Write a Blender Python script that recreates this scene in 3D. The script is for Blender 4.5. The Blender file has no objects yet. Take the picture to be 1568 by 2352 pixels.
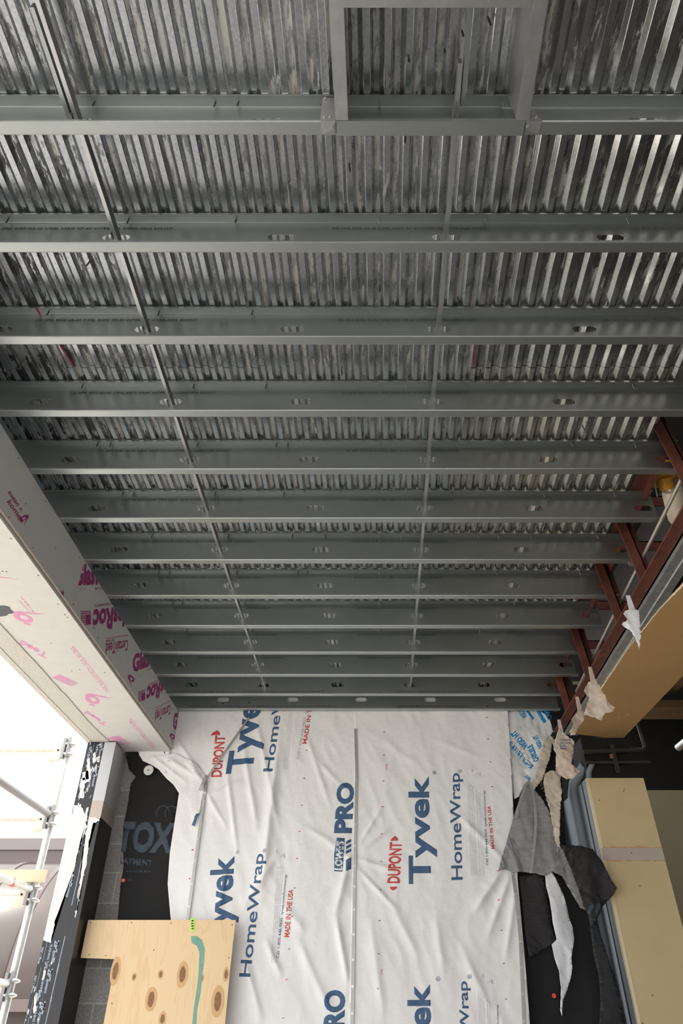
import bpy, bmesh, math, random
from mathutils import Vector, Matrix, noise
R = math.radians
C = bpy.context.scene.collection
S = bpy.context.scene
random.seed(7)

# ------------------------------------------------------------------ camera, world, exposure
PITCH, F, CX, CY = R(37.75), 1568.0, 784.0, 1176.0
cd = bpy.data.cameras.new('camera'); cam = bpy.data.objects.new('camera', cd); C.objects.link(cam)
cd.sensor_fit = 'VERTICAL'; cd.sensor_height = 36.0; cd.lens = 24.0; cd.clip_start = 0.02; cd.clip_end = 200
cam.rotation_euler = (R(90) + PITCH, 0, 0)
S.camera = cam
S.view_settings.view_transform = 'Standard'; S.view_settings.look = 'None'
S.view_settings.gamma = 1.0; S.view_settings.use_curve_mapping = False
S.view_settings.exposure = 0.0
w = bpy.data.worlds.new('overcast_sky'); S.world = w; w.use_nodes = True
wn = w.node_tree
bg = wn.nodes['Background']; bg.inputs['Color'].default_value = (0.98, 0.985, 1.0, 1); bg.inputs['Strength'].default_value = 2.9
sd = bpy.data.lights.new('bounce_sun', 'SUN'); sun = bpy.data.objects.new('bounce_sun', sd); C.objects.link(sun)
sd.energy = 6.5; sd.angle = R(12); sd.color = (1, .94, .86); sun.rotation_euler = (R(10), R(20), 0)  # added to the overcast sky so the left pavement bounces light upward

# ------------------------------------------------------------------ measuring helpers
SK = 0.047                      # everything that runs away from the camera drifts a little to the right
ct, st = math.cos(PITCH), math.sin(PITCH)
def ray(u, v):
    dx, dy = (u - CX) / F, (CY - v) / F
    return Vector((dx, ct - dy * st, st + dy * ct))
def onY(u, v, y):
    d = ray(u, v); return d * (y / d.y)
def onZ(u, v, z):
    d = ray(u, v); return d * (z / d.z)
def onX(u, v, x0, k=SK):
    d = ray(u, v); return d * (x0 / (d.x - k * d.y))

# ------------------------------------------------------------------ materials
def mat(name, col, rough=.6, metal=0., bump=0., bscale=80., var=0., vscale=6., col2=None, stretch=(1, 1, 1), spec=.5, bdist=.002):
    m = bpy.data.materials.new(name); m.use_nodes = True
    n, l = m.node_tree.nodes, m.node_tree.links
    b = n['Principled BSDF']; b.inputs['Roughness'].default_value = rough; b.inputs['Metallic'].default_value = metal
    b.inputs['Base Color'].default_value = (*col, 1); b.inputs['Specular IOR Level'].default_value = spec
    tc = n.new('ShaderNodeTexCoord'); mp = n.new('ShaderNodeMapping'); mp.inputs['Scale'].default_value = stretch
    l.new(tc.outputs['Object'], mp.inputs['Vector'])
    if var > 0 or col2:
        t = n.new('ShaderNodeTexNoise'); t.inputs['Scale'].default_value = vscale; t.inputs['Detail'].default_value = 8
        t.inputs['Roughness'].default_value = .65
        l.new(mp.outputs[0], t.inputs['Vector'])
        r = n.new('ShaderNodeValToRGB'); r.color_ramp.elements[0].position = .35; r.color_ramp.elements[1].position = .68
        c2 = col2 or tuple(max(0, c * (1 - var)) for c in col)
        r.color_ramp.elements[0].color = (*c2, 1); r.color_ramp.elements[1].color = (*col, 1)
        l.new(t.outputs['Fac'], r.inputs['Fac']); l.new(r.outputs[0], b.inputs['Base Color'])
    if bump > 0:
        t = n.new('ShaderNodeTexNoise'); t.inputs['Scale'].default_value = bscale; t.inputs['Detail'].default_value = 4
        l.new(mp.outputs[0], t.inputs['Vector'])
        bp = n.new('ShaderNodeBump'); bp.inputs['Strength'].default_value = bump; bp.inputs['Distance'].default_value = bdist
        l.new(t.outputs['Fac'], bp.inputs['Height']); l.new(bp.outputs[0], b.inputs['Normal'])
    return m

def deck_mat(name, tint, chalk, dark_amt, warm=0.0, seed=0.):
    """galvanized deck: spangled metal with chalky deposits and black grime that run along the ribs"""
    m = bpy.data.materials.new(name); m.use_nodes = True
    n, l = m.node_tree.nodes, m.node_tree.links
    b = n['Principled BSDF']
    tc = n.new('ShaderNodeTexCoord')
    def noisy(scale, st_, det=6, rgh=.6, off=0.):
        mp = n.new('ShaderNodeMapping'); mp.inputs['Scale'].default_value = st_; mp.inputs['Location'].default_value = (off, off, seed)
        l.new(tc.outputs['Object'], mp.inputs['Vector'])
        t = n.new('ShaderNodeTexNoise'); t.inputs['Scale'].default_value = scale; t.inputs['Detail'].default_value = det; t.inputs['Roughness'].default_value = rgh
        l.new(mp.outputs[0], t.inputs['Vector']); return t
    def ramp(src, p0, p1, c0=(0, 0, 0, 1), c1=(1, 1, 1, 1)):
        r = n.new('ShaderNodeValToRGB'); r.color_ramp.elements[0].position = p0; r.color_ramp.elements[1].position = p1
        r.color_ramp.elements[0].color = c0; r.color_ramp.elements[1].color = c1
        l.new(src, r.inputs['Fac']); return r
    def mixc(fac, a, bb):
        mx = n.new('ShaderNodeMix'); mx.data_type = 'RGBA'; l.new(fac, mx.inputs['Factor'])
        if isinstance(a, tuple): mx.inputs['A'].default_value = a
        else: l.new(a, mx.inputs['A'])
        if isinstance(bb, tuple): mx.inputs['B'].default_value = bb
        else: l.new(bb, mx.inputs['B'])
        return mx.outputs['Result']
    sp = noisy(90, (1, 1, 1), 3)
    base = ramp(sp.outputs['Fac'], .3, .7, (tint[0] * .72, tint[1] * .72, tint[2] * .74, 1), (*tint, 1))
    ch = noisy(1.0, (40, 7, 6), 9, .7, 3.1)
    chm = ramp(ch.outputs['Fac'], .57 - .1 * chalk, .64 - .08 * chalk)
    dk = noisy(1.0, (34, 7, 6), 9, .72, 11.7)
    dkm = ramp(dk.outputs['Fac'], .64 - .12 * dark_amt, .67 - .12 * dark_amt)
    # where the black grime sits: heavier towards the left edge of the roof
    sx = n.new('ShaderNodeSeparateXYZ'); l.new(tc.outputs['Object'], sx.inputs[0])
    mr = n.new('ShaderNodeMapRange'); mr.inputs['From Min'].default_value = -.6; mr.inputs['From Max'].default_value = -1.5
    mr.inputs['To Min'].default_value = .45; mr.inputs['To Max'].default_value = 1.0; l.new(sx.outputs['X'], mr.inputs['Value'])
    mu = n.new('ShaderNodeMath'); mu.operation = 'MULTIPLY'; l.new(dkm.outputs[0], mu.inputs[0]); l.new(mr.outputs[0], mu.inputs[1])
    cc = (.52 + warm * .06, .51 + warm * .02, .49 - warm * .03, 1)
    c1 = mixc(chm.outputs[0], base.outputs[0], cc)
    c2 = mixc(mu.outputs[0], c1, (.035, .034, .036, 1))
    l.new(c2, b.inputs['Base Color'])
    # metal where clean, dull where covered
    mx = n.new('ShaderNodeMath'); mx.operation = 'MAXIMUM'; l.new(chm.outputs[0], mx.inputs[0]); l.new(mu.outputs[0], mx.inputs[1])
    iv = n.new('ShaderNodeMapRange'); iv.inputs['To Min'].default_value = .92; iv.inputs['To Max'].default_value = .25; l.new(mx.outputs[0], iv.inputs['Value'])
    l.new(iv.outputs[0], b.inputs['Metallic'])
    ro = n.new('ShaderNodeMapRange'); ro.inputs['To Min'].default_value = .22; ro.inputs['To Max'].default_value = .62; l.new(mx.outputs[0], ro.inputs['Value'])
    l.new(ro.outputs[0], b.inputs['Roughness'])
    bp = n.new('ShaderNodeBump'); bp.inputs['Strength'].default_value = .25; bp.inputs['Distance'].default_value = .001
    l.new(ch.outputs['Fac'], bp.inputs['Height']); l.new(bp.outputs[0], b.inputs['Normal'])
    return m

def wood_mat(name, a, b_, scale=3.0):
    m = bpy.data.materials.new(name); m.use_nodes = True
    n, l = m.node_tree.nodes, m.node_tree.links
    b = n['Principled BSDF']; b.inputs['Roughness'].default_value = .65
    tc = n.new('ShaderNodeTexCoord'); mp = n.new('ShaderNodeMapping'); mp.inputs['Scale'].default_value = (6, 6, .8)
    l.new(tc.outputs['Object'], mp.inputs['Vector'])
    wv = n.new('ShaderNodeTexNoise'); wv.inputs['Scale'].default_value = scale; wv.inputs['Detail'].default_value = 3; wv.inputs['Distortion'].default_value = .8
    l.new(mp.outputs[0], wv.inputs['Vector'])
    ml = n.new('ShaderNodeMath'); ml.operation = 'MULTIPLY'; ml.inputs[1].default_value = 5; l.new(wv.outputs['Fac'], ml.inputs[0])
    fr = n.new('ShaderNodeMath'); fr.operation = 'PINGPONG'; fr.inputs[1].default_value = .5; l.new(ml.outputs[0], fr.inputs[0])
    r = n.new('ShaderNodeValToRGB'); r.color_ramp.elements[0].position = 0; r.color_ramp.elements[1].position = .16
    r.color_ramp.elements[0].color = (*b_, 1); r.color_ramp.elements[1].color = (*a, 1)
    l.new(fr.outputs[0], r.inputs['Fac']); l.new(r.outputs[0], b.inputs['Base Color'])
    return m

def block_mat():
    m = bpy.data.materials.new('concrete_block'); m.use_nodes = True
    n, l = m.node_tree.nodes, m.node_tree.links
    b = n['Principled BSDF']; b.inputs['Roughness'].default_value = .95
    tc = n.new('ShaderNodeTexCoord'); mp = n.new('ShaderNodeMapping'); mp.inputs['Rotation'].default_value = (R(90), 0, 0)
    mp.inputs['Location'].default_value = (.09, 0.0, 0)
    l.new(tc.outputs['Object'], mp.inputs['Vector'])
    br = n.new('ShaderNodeTexBrick'); br.inputs['Scale'].default_value = 1.0
    br.inputs['Brick Width'].default_value = .406; br.inputs['Row Height'].default_value = .203; br.inputs['Mortar Size'].default_value = .005
    br.inputs['Color1'].default_value = (.27, .265, .255, 1); br.inputs['Color2'].default_value = (.22, .215, .21, 1); br.inputs['Mortar'].default_value = (.36, .355, .34, 1)
    l.new(mp.outputs[0], br.inputs['Vector'])
    t = n.new('ShaderNodeTexNoise'); t.inputs['Scale'].default_value = 120; t.inputs['Detail'].default_value = 6; l.new(tc.outputs['Object'], t.inputs['Vector'])
    mx = n.new('ShaderNodeMix'); mx.data_type = 'RGBA'; mx.blend_type = 'OVERLAY'; mx.inputs['Factor'].default_value = .6
    l.new(br.outputs['Color'], mx.inputs['A']); l.new(t.outputs['Fac'], mx.inputs['B']); l.new(mx.outputs['Result'], b.inputs['Base Color'])
    bp = n.new('ShaderNodeBump'); bp.inputs['Strength'].default_value = .5; bp.inputs['Distance'].default_value = .004; l.new(t.outputs['Fac'], bp.inputs['Height']); l.new(bp.outputs[0], b.inputs['Normal'])
    return m

M = dict(
    galv=mat('galvanized_joist', (.455, .490, .485), .38, .88, .12, 220, .10, 7, stretch=(.6, 1, 1)),
    galv_b=mat('galvanized_bright', (.62, .63, .64), .38, .9, .1, 150, .15, 20),
    track=mat('galvanized_track', (.55, .57, .58), .5, .8, .3, 60, .3, 14),
    ink=mat('stencil_ink', (.10, .11, .11), .6),
    deckA=deck_mat('deck_left', (.52, .55, .57), .6, 1.1),
    deckB=deck_mat('deck_mid', (.56, .58, .59), .9, .75, seed=4.),
    deckC=deck_mat('deck_right', (.52, .52, .51), .3, .45, .4, seed=9.),
    deckW=deck_mat('deck_warm', (.60, .57, .53), .5, .1, 1.0, seed=15.),
    deckA_pan=deck_mat('deck_left_pan', (.58, .61, .65), -.35, .35, seed=2.), deckB_pan=deck_mat('deck_mid_pan', (.58, .61, .64), -.45, -.1, seed=6.),
    deckC_pan=deck_mat('deck_right_pan', (.55, .56, .56), -.4, -.1, .4, seed=12.), deckW_pan=deck_mat('deck_warm_pan', (.58, .55, .51), -.1, -.3, 1.0, seed=18.),
    screw=mat('dark_screw', (.10, .09, .08), .5, .6), screw_l=mat('zinc_screw', (.55, .54, .5), .35, .9),
    redline=mat('red_marker', (.42, .04, .06), .5),
    board=mat('gypsum_board_face', (.74, .73, .71), .9, 0, .1, 300, .05, 14),
    board_edge=mat('gypsum_board_edge', (.58, .50, .42), .9, 0, .3, 150, .25, 30),
    print=mat('magenta_print', (.42, .05, .22), .8, 0, 0, 0, .15, 60), print_lit=mat('magenta_print_lit', (.82, .38, .60), .8, 0, 0, 0, .1, 60),  # soffit copy of the magenta ink, lightened for the brighter light there
    stucco=mat('base_coat', (.70, .68, .62), .95, 0, .9, 120, .12, 60, bdist=.004),
    greypatch=mat('grey_sealant', (.12, .13, .15), .8, 0, .3, 90),
    tyvek=mat('house_wrap', (.88, .88, .88), .55, 0, .35, 55, .03, 30, bdist=.0035),
    navy=mat('navy_print', (.055, .125, .25), .55, 0, 0, 0, .12, 90), red=mat('red_print', (.62, .08, .07), .55),
    greyprint=mat('grey_print', (.45, .47, .52), .6),
    film=mat('white_film', (.80, .82, .83), .35, 0, .2, 30), film_in=mat('film_print_blue', (.02, .28, .62), .4),
    felt=mat('black_felt', (.008, .008, .009), .8, 0, .5, 35, .4, 8, bdist=.006), felt_print=mat('felt_print', (.045, .065, .085), .7),
    greyfab=mat('woven_grey', (.33, .33, .34), .8, 0, .5, 160, .3, 10, stretch=(1, 1, 3)),
    darkfab=mat('dark_membrane', (.022, .021, .023), .7, 0, .4, 60, .3, 9),
    torn=mat('torn_membrane', (.74, .67, .60), .85, 0, .8, 60, 0, 5, (.58, .45, .35), bdist=.004),
    whitefab=mat('white_fabric', (.74, .76, .80), .75, 0, .4, 40),
    paper=mat('aged_paper', (.66, .58, .48), .85, 0, .4, 50, .15, 12),
    rust=mat('red_oxide_steel', (.20, .062, .040), .55, .15, .3, 70, 0, 9, (.10, .035, .028)),
    tan=mat('tan_paint', (.60, .37, .16), .6, 0, .06, 40, .05, 3),
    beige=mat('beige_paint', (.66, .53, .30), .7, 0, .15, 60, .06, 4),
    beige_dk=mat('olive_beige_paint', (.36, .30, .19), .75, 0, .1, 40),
    cream=mat('cream_edge', (.78, .68, .48), .8), blue=mat('bluegrey_paint', (.20, .24, .275), .6, 0, .1, 30, .08, 5),
    dim=mat('dim_concrete', (.035, .028, .024), .9, 0, .3, 60, .3, 6), black=mat('flat_black', (.006, .0055, .005), .8, 0, .3, 60, .3, 10), pipe=mat('black_pipe', (.05, .042, .035), .45, .3, .3, 90),  # dim: one even concrete tone, darkened to keep the right-hand recess dim
    brown=mat('brown_wood_dark', (.17, .105, .045), .7, 0, .2, 20, .25, 8),
    conduit=mat('conduit_steel', (.66, .62, .54), .35, .7, .1, 40), yellow=mat('yellow_cast', (.72, .34, .03), .45, 0, .3, 40, .25, 14),
    jug=mat('cream_plastic', (.84, .74, .60), .5, 0, .2, 20, .15, 10), conc=mat('pale_concrete', (.38, .36, .33), .9, 0, .4, 60, .15, 10),
    block=block_mat(), ply=wood_mat('plywood_face', (.80, .60, .36), (.75, .53, .30), 2.0), knot=mat('wood_knot', (.33, .16, .07), .6, 0, 0, 0, .4, 60),
    knot2=mat('wood_knot_halo', (.64, .40, .19), .6), plank=wood_mat('plank_wood', (.68, .52, .36), (.60, .42, .26)),
    green=mat('green_spray', (.22, .46, .36), .7, 0, 0, 0, .25, 30), lime=mat('lime_spray', (.45, .85, .12), .6),
    tape=mat('flashing_tape', (.012, .012, .015), .35, 0, .5, 30, .5, 16, bdist=.004), tape_print=mat('tape_print', (.38, .47, .60), .5),
    smear=mat('white_smear', (.76, .76, .77), .8, 0, .5, 70, .12, 40), greypanel=mat('grey_trim', (.52, .54, .56), .6, 0, .05, 20),
    pinkbeige=mat('sheathing_beige', (.52, .45, .40), .8),
    scaf=mat('scaffold_steel', (.60, .62, .60), .45, .55, .4, 60, .2, 25), scaf_rust=mat('scaffold_head', (.62, .60, .55), .6, .3, .5, 60, 0, 30, (.54, .45, .36)),
    scaf_dk=mat('scaffold_dull', (.30, .29, .30), .55, .4, .4, 60, .2, 25), redtape=mat('red_tape', (.85, .06, .05), .5),
    mullion=mat('brown_mullion', (.13, .10, .10), .45, .2), fascia=mat('grey_fascia', (.20, .175, .17), .5, .2), bgwall=mat('sand_wall', (.50, .44, .36), .9),
    ground=mat('pale_pavement', (.63, .59, .53), .95, 0, .2, 10, .1, .6), slab=mat('site_floor', (.30, .285, .265), .9, 0, .1, 10, .1, 1),
    bar=mat('aluminium_bar', (.42, .42, .40), .45, .7, .2, 60), washer=mat('white_washer', (.72, .72, .66), .5),
)
gl = bpy.data.materials.new('tinted_glass'); gl.use_nodes = True
_b = gl.node_tree.nodes['Principled BSDF']; _b.inputs['Base Color'].default_value = (.13, .11, .10, 1); _b.inputs['Roughness'].default_value = .3
_b.inputs['Transmission Weight'].default_value = .25; _b.inputs['IOR'].default_value = 1.5; M['glass'] = gl

# ------------------------------------------------------------------ mesh helpers
class MB:
    def __init__(s): s.v = []; s.f = []; s.m = []; s.sm = []; s.mats = []
    def mi(s, m):
        m = M[m] if isinstance(m, str) else m
        if m not in s.mats: s.mats.append(m)
        return s.mats.index(m)
    def add(s, vs, fs, m, smooth=False):
        o = len(s.v); k = s.mi(m); s.v += [tuple(p) for p in vs]
        for f in fs: s.f.append(tuple(i + o for i in f)); s.m.append(k); s.sm.append(smooth)
        return s
    def box(s, a, b, m, skew=0.):
        x0, y0, z0 = a; x1, y1, z1 = b
        vs = [(x + skew * y, y, z) for z in (z0, z1) for y in (y0, y1) for x in (x0, x1)]
        return s.add(vs, [(0, 2, 3, 1), (4, 5, 7, 6), (0, 1, 5, 4), (2, 6, 7, 3), (0, 4, 6, 2), (1, 3, 7, 5)], m)
    def hexa(s, lo, hi, m):          # two quads of four points
        return s.add(list(lo) + list(hi), [(3, 2, 1, 0), (4, 5, 6, 7), (0, 1, 5, 4), (1, 2, 6, 5), (2, 3, 7, 6), (3, 0, 4, 7)], m)
    def tube(s, pts, r, m, n=14, smooth=True, cap=True):
        pts = [Vector(p) for p in pts]; vs = []; fs = []; rs = r if isinstance(r, (list, tuple)) else [r] * len(pts)
        ref = None
        for i, p in enumerate(pts):
            d = (pts[min(i + 1, len(pts) - 1)] - pts[max(i - 1, 0)]).normalized()
            if ref is None: ref = d.orthogonal().normalized()
            a = (ref - d * ref.dot(d)).normalized(); b = d.cross(a); ref = a
            vs += [p + (a * math.cos(2 * math.pi * k / n) + b * math.sin(2 * math.pi * k / n)) * rs[i] for k in range(n)]
        for i in range(len(pts) - 1):
            for k in range(n):
                fs.append((i * n + k, i * n + (k + 1) % n, (i + 1) * n + (k + 1) % n, (i + 1) * n + k))
        s.add(vs, fs, m, smooth)
        if cap: s.add(vs[:n][::-1], [tuple(range(n))], m); s.add(vs[-n:], [tuple(range(n))], m)
        return s
    def bar(s, a, b, wd, th, m, up=(0, 0, 1)):   # flat bar
        a, b = Vector(a), Vector(b); d = (b - a).normalized(); q = d.cross(Vector(up)).normalized() * wd / 2; t = q.cross(d).normalized() * th / 2
        return s.hexa([a - q - t, a + q - t, a + q + t, a - q + t], [b - q - t, b + q - t, b + q + t, b - q + t], m)
    def build(s, name, parent=None, label=None, cat=None, group=None, kind=None, solid=0., off=-1.):
        me = bpy.data.meshes.new(name); me.from_pydata(s.v, [], s.f)
        for m in s.mats: me.materials.append(m)
        me.polygons.foreach_set('material_index', s.m); me.polygons.foreach_set('use_smooth', s.sm); me.update()
        o = bpy.data.objects.new(name, me); C.objects.link(o)
        if parent: o.parent = parent
        tag(o, label, cat, group, kind)
        if solid: md = o.modifiers.new('thickness', 'SOLIDIFY'); md.thickness = solid; md.offset = off
        return o
def tag(o, label=None, cat=None, group=None, kind=None):
    for k, v in (('label', label), ('category', cat), ('group', group), ('kind', kind)):
        if v: o[k] = v
    return o
def empty(name, loc, label, cat, group=None):
    o = bpy.data.objects.new(name, None); C.objects.link(o); o.location = loc; o.empty_display_size = .1
    return tag(o, label, cat, group)
def bm_data(bm):
    bm.verts.index_update(); return [v.co.copy() for v in bm.verts], [tuple(v.index for v in f.verts) for f in bm.faces]

_tc = {}
def glyphs(text, bold=0., res=3, shear=0., sp=1.):
    """letters as flat triangles in 0..1 x 0..1 of their own bounding box"""
    k = (text, bold, res, shear, sp)
    if k in _tc: return _tc[k]
    cu = bpy.data.curves.new('t', 'FONT'); cu.body = text; cu.offset = bold; cu.resolution_u = res; cu.shear = shear; cu.space_character = sp
    o = bpy.data.objects.new('t', cu); C.objects.link(o)
    dg = bpy.context.evaluated_depsgraph_get(); dg.update()
    me = bpy.data.meshes.new_from_object(o.evaluated_get(dg))
    vs = [v.co.copy() for v in me.vertices]; fs = [tuple(p.vertices) for p in me.polygons]
    bpy.data.objects.remove(o); bpy.data.curves.remove(cu); bpy.data.meshes.remove(me)
    x0, x1 = min(v.x for v in vs), max(v.x for v in vs); y0, y1 = min(v.y for v in vs), max(v.y for v in vs)
    vs = [((v.x - x0) / (x1 - x0), (v.y - y0) / (y1 - y0)) for v in vs]
    _tc[k] = (vs, fs); return _tc[k]
def icon(polys):          # polygons in 0..1 box
    vs = []; fs = []
    for p in polys: fs.append(tuple(range(len(vs), len(vs) + len(p)))); vs += p
    return vs, fs
def put(mb, gd, P0, P1, P2, m, nrm, eps=.0015, clips=(), cut=0., hf=None):
    """lay flat artwork on a surface: P0 lower-left, P1 lower-right, P2 upper-left corner in the world"""
    vs, fs = gd; P0, P1, P2 = Vector(P0), Vector(P1), Vector(P2); nrm = Vector(nrm)
    bm = bmesh.new(); bv = [bm.verts.new(P0 + (P1 - P0) * a + (P2 - P0) * b) for a, b in vs]
    for f in fs:
        try: bm.faces.new([bv[i] for i in f])
        except ValueError: pass
    for co, no in clips:
        bmesh.ops.bisect_plane(bm, geom=bm.verts[:] + bm.edges[:] + bm.faces[:], plane_co=co, plane_no=no, clear_outer=True)
    if cut and bm.verts: grid_cut(bm, cut)
    for v in bm.verts:
        v.co += nrm * (eps + (hf(v.co.x, v.co.z) if hf else 0))
    a, b = bm_data(bm); bm.free(); mb.add(a, b, m, bool(hf))
def grid_cut(bm, c):      # cut along world x and z every c metres
    for ax in (0, 2):
        lo = min(v.co[ax] for v in bm.verts); hi = max(v.co[ax] for v in bm.verts)
        k = math.ceil(lo / c)
        while k * c < hi:
            co = [0, 0, 0]; no = [0, 0, 0]; co[ax] = k * c; no[ax] = 1
            bmesh.ops.bisect_plane(bm, geom=bm.verts[:] + bm.edges[:] + bm.faces[:], plane_co=co, plane_no=no); k += 1
def sheet(mb, poly, y, m, cut=.03, hf=None, jag=0., seed=0, smooth=True):
    """cloth traced by its outline at distance y from the camera plane, cut fine and rippled by hf"""
    rnd = random.Random(seed); pts = [onY(u, v, y) for u, v in poly]
    if jag:
        q = []
        for i, p in enumerate(pts):
            n_ = pts[(i + 1) % len(pts)]; L = (n_ - p).length; k = max(1, int(L / (jag * 3)))
            for j in range(k): q.append(p.lerp(n_, j / k) + Vector((rnd.uniform(-1, 1), 0, rnd.uniform(-1, 1))) * jag)
        pts = q
    bm = bmesh.new(); f = bm.faces.new([bm.verts.new(p) for p in pts]); bm.normal_update()
    if f.normal.y > 0: bmesh.ops.reverse_faces(bm, faces=[f])
    bmesh.ops.triangulate(bm, faces=bm.faces[:]); grid_cut(bm, cut)
    if hf:
        for v in bm.verts: v.co.y -= hf(v.co.x, v.co.z)
    a, b = bm_data(bm); bm.free(); mb.add(a, b, m, smooth)
def ripple(amp=.01, sx=9., sz=3., seed=0., fine=.25):
    def h(x, z):
        a = noise.noise(Vector((x * sx, z * sz, seed))); b = noise.noise(Vector((x * sx * 3.1 + z * 3, z * sz * 3.1, seed + 5)))
        return amp * (a + .35 * (1 - abs(b) * 2) + fine * noise.noise(Vector((x * 60, z * 60, seed))))
    return h

# ------------------------------------------------------------------ the setting
h, D, LIP = 2.25, .203, .041
g = MB(); g.box((-30, -25, -1.65), (30, 40, -1.6), 'ground'); g.build('ground', kind='structure')
g = MB(); g.box((-.9, -4.5, -1.6), (1.9, 5.7, -1.56), 'slab'); g.box((1.9, -3, -1.6), (6, 9, -1.56), 'dim'); g.build('floor', kind='structure')  # unseen floors, sized and toned to set what the deck reflects
g = MB(); g.box((-1.86, 5.82, -1.6), (1.56, 6.02, 2.47), 'block'); g.build('wall_back', kind='structure')
# roof slab above the deck, run on unseen behind the camera to darken it, and the upper wall to the right of it
g = MB(); g.box((-2.2, -5.2, 2.50), (1.5, 6.0, 2.62), 'conc', SK); g.build('ceiling', kind='structure')
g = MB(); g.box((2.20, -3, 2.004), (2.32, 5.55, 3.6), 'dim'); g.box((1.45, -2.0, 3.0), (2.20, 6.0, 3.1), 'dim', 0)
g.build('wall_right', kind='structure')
# room behind the opening on the right, walls blackened to stand for its darkness
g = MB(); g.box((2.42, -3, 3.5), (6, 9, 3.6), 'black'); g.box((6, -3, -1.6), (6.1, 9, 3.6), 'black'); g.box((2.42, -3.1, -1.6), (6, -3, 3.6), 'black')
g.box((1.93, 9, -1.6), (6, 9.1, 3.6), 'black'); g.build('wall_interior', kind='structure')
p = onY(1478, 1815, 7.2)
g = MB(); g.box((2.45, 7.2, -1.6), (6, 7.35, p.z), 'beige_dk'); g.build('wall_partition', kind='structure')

# ------------------------------------------------------------------ roof deck
def deck_sheet(x0, x1, y0, y1, m, label, z=h + D, ribs=14, lap=False):
    mb = MB(); pit = (x1 - x0) / ribs; dep = .0145; prof = []
    for i in range(ribs):
        a = x0 + i * pit
        for fx, fz in ((0, 0), (.30, 0), (.325, .08), (.465, .92), (.49, 1), (.77, 1), (.79, .93), (.98, .07)):
            prof.append((a + fx * pit, z + fz * dep))
    prof.append((x1, z))
    n = 28
    vs = [(x + SK * (y0 + (y1 - y0) * j / n), y0 + (y1 - y0) * j / n, zz + (.0015 * noise.noise(Vector((x * 3, j, 0))))) for j in range(n + 1) for x, zz in prof]
    k = len(prof); fs = [(j * k + i, (j + 1) * k + i, (j + 1) * k + i + 1, j * k + i + 1) for j in range(n) for i in range(k - 1)]
    mb.add(vs, [f for q, f in enumerate(fs) if (q % (k - 1)) % 8 not in (2, 3, 4, 5)], m + '_pan')
    mb.add(vs, [f for q, f in enumerate(fs) if (q % (k - 1)) % 8 in (2, 3, 4, 5)], m)
    return mb
DB = [-2.30, -1.36, -.44, .50, 1.46]           # sheet boundaries measured at y = 0
LAPY = 2.085
GD = 'corrugated steel roof deck sheets'
def dk(i, y0, y1, m, label, dz=0., extra=None):
    mb = deck_sheet(DB[i], DB[i + 1], y0, y1, m, label, h + D + .0022 + dz)
    if extra: extra(mb)
    return mb.build('roof_deck_sheet', None, label, 'roof deck', GD, solid=.0009, off=1)
def red_l(mb):
    mb.bar((DB[1] + .01 + SK * 1.2, 1.75, h + D - .001), (DB[1] + .03 + SK * LAPY, LAPY - .01, h + D - .001), .008, .001, 'redline')
def red_r(mb):
    mb.bar((DB[3] + .014 + SK * 1.2, 1.80, h + D - .001), (DB[3] + .014 + SK * LAPY, LAPY - .01, h + D - .001), .006, .001, 'redline')
decks = {}  # sheets also run on unseen behind the camera to shade the near bays
decks[0] = dk(0, -5.0, 5.8, 'deckA', 'ribbed steel deck sheet darkest with grime above the pink-printed beam')
decks[1] = dk(1, -5.0, LAPY + .02, 'deckA', 'streaked ribbed deck sheet nearest on the left, ending in a rusty lap', .003, red_l)
decks[2] = dk(1, LAPY, 5.8, 'deckB', 'ribbed deck sheet beyond the rusty lap on the left side', 0)
decks[3] = dk(2, -5.0, 5.8, 'deckB', 'unbroken ribbed deck sheet down the middle with chalky streaks')
decks[4] = dk(3, -5.0, LAPY + .02, 'deckC', 'ribbed deck sheet nearest on the right, with bright rib sides', .003, red_r)
decks[5] = dk(3, LAPY, 5.8, 'deckW', 'warm brownish ribbed deck sheet beyond the lap on the right')

# screws that poke through the deck between the joists
def spike(mb, p, L, tilt, m='screw', r=.0028):
    p = Vector(p); q = p + Vector((tilt[0], tilt[1], -1)).normalized() * L
    mb.tube([p, p.lerp(q, .86), q], [r, r, r * .2], m, 7)
    for t in (.25, .4, .55, .7): a = p.lerp(q, t); mb.tube([a, a + (q - p) * .04], r * 1.35, m, 7)
for u, v, k, t in ((1120, 38, 4, (.25, .5)), (1060, 70, 4, (.1, .2)), (1020, 112, 4, (0, 0)), (938, 133, 3, (0, 0)), (931, 312, 3, (-.1, .3)), (801, 378, 3, (.15, .4)),
                   (1478, 473, 4, (-.5, -.3)), (208, 598, 1, (-.5, .3)), (874, 655, 3, (-.2, .4)), (1050, 682, 3, (.2, .2)), (1103, 848, 4, (-.2, .5)),
                   (784, 848, 3, (.1, .5)), (1336, 976, 5, (.3, .3)), (1396, 1106, 5, (.4, .3)), (45, 835, 0, (.1, .3))):
    mb = MB(); spike(mb, onZ(u, v, h + D), .035, t); mb.build('screw', decks[k])

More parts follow.
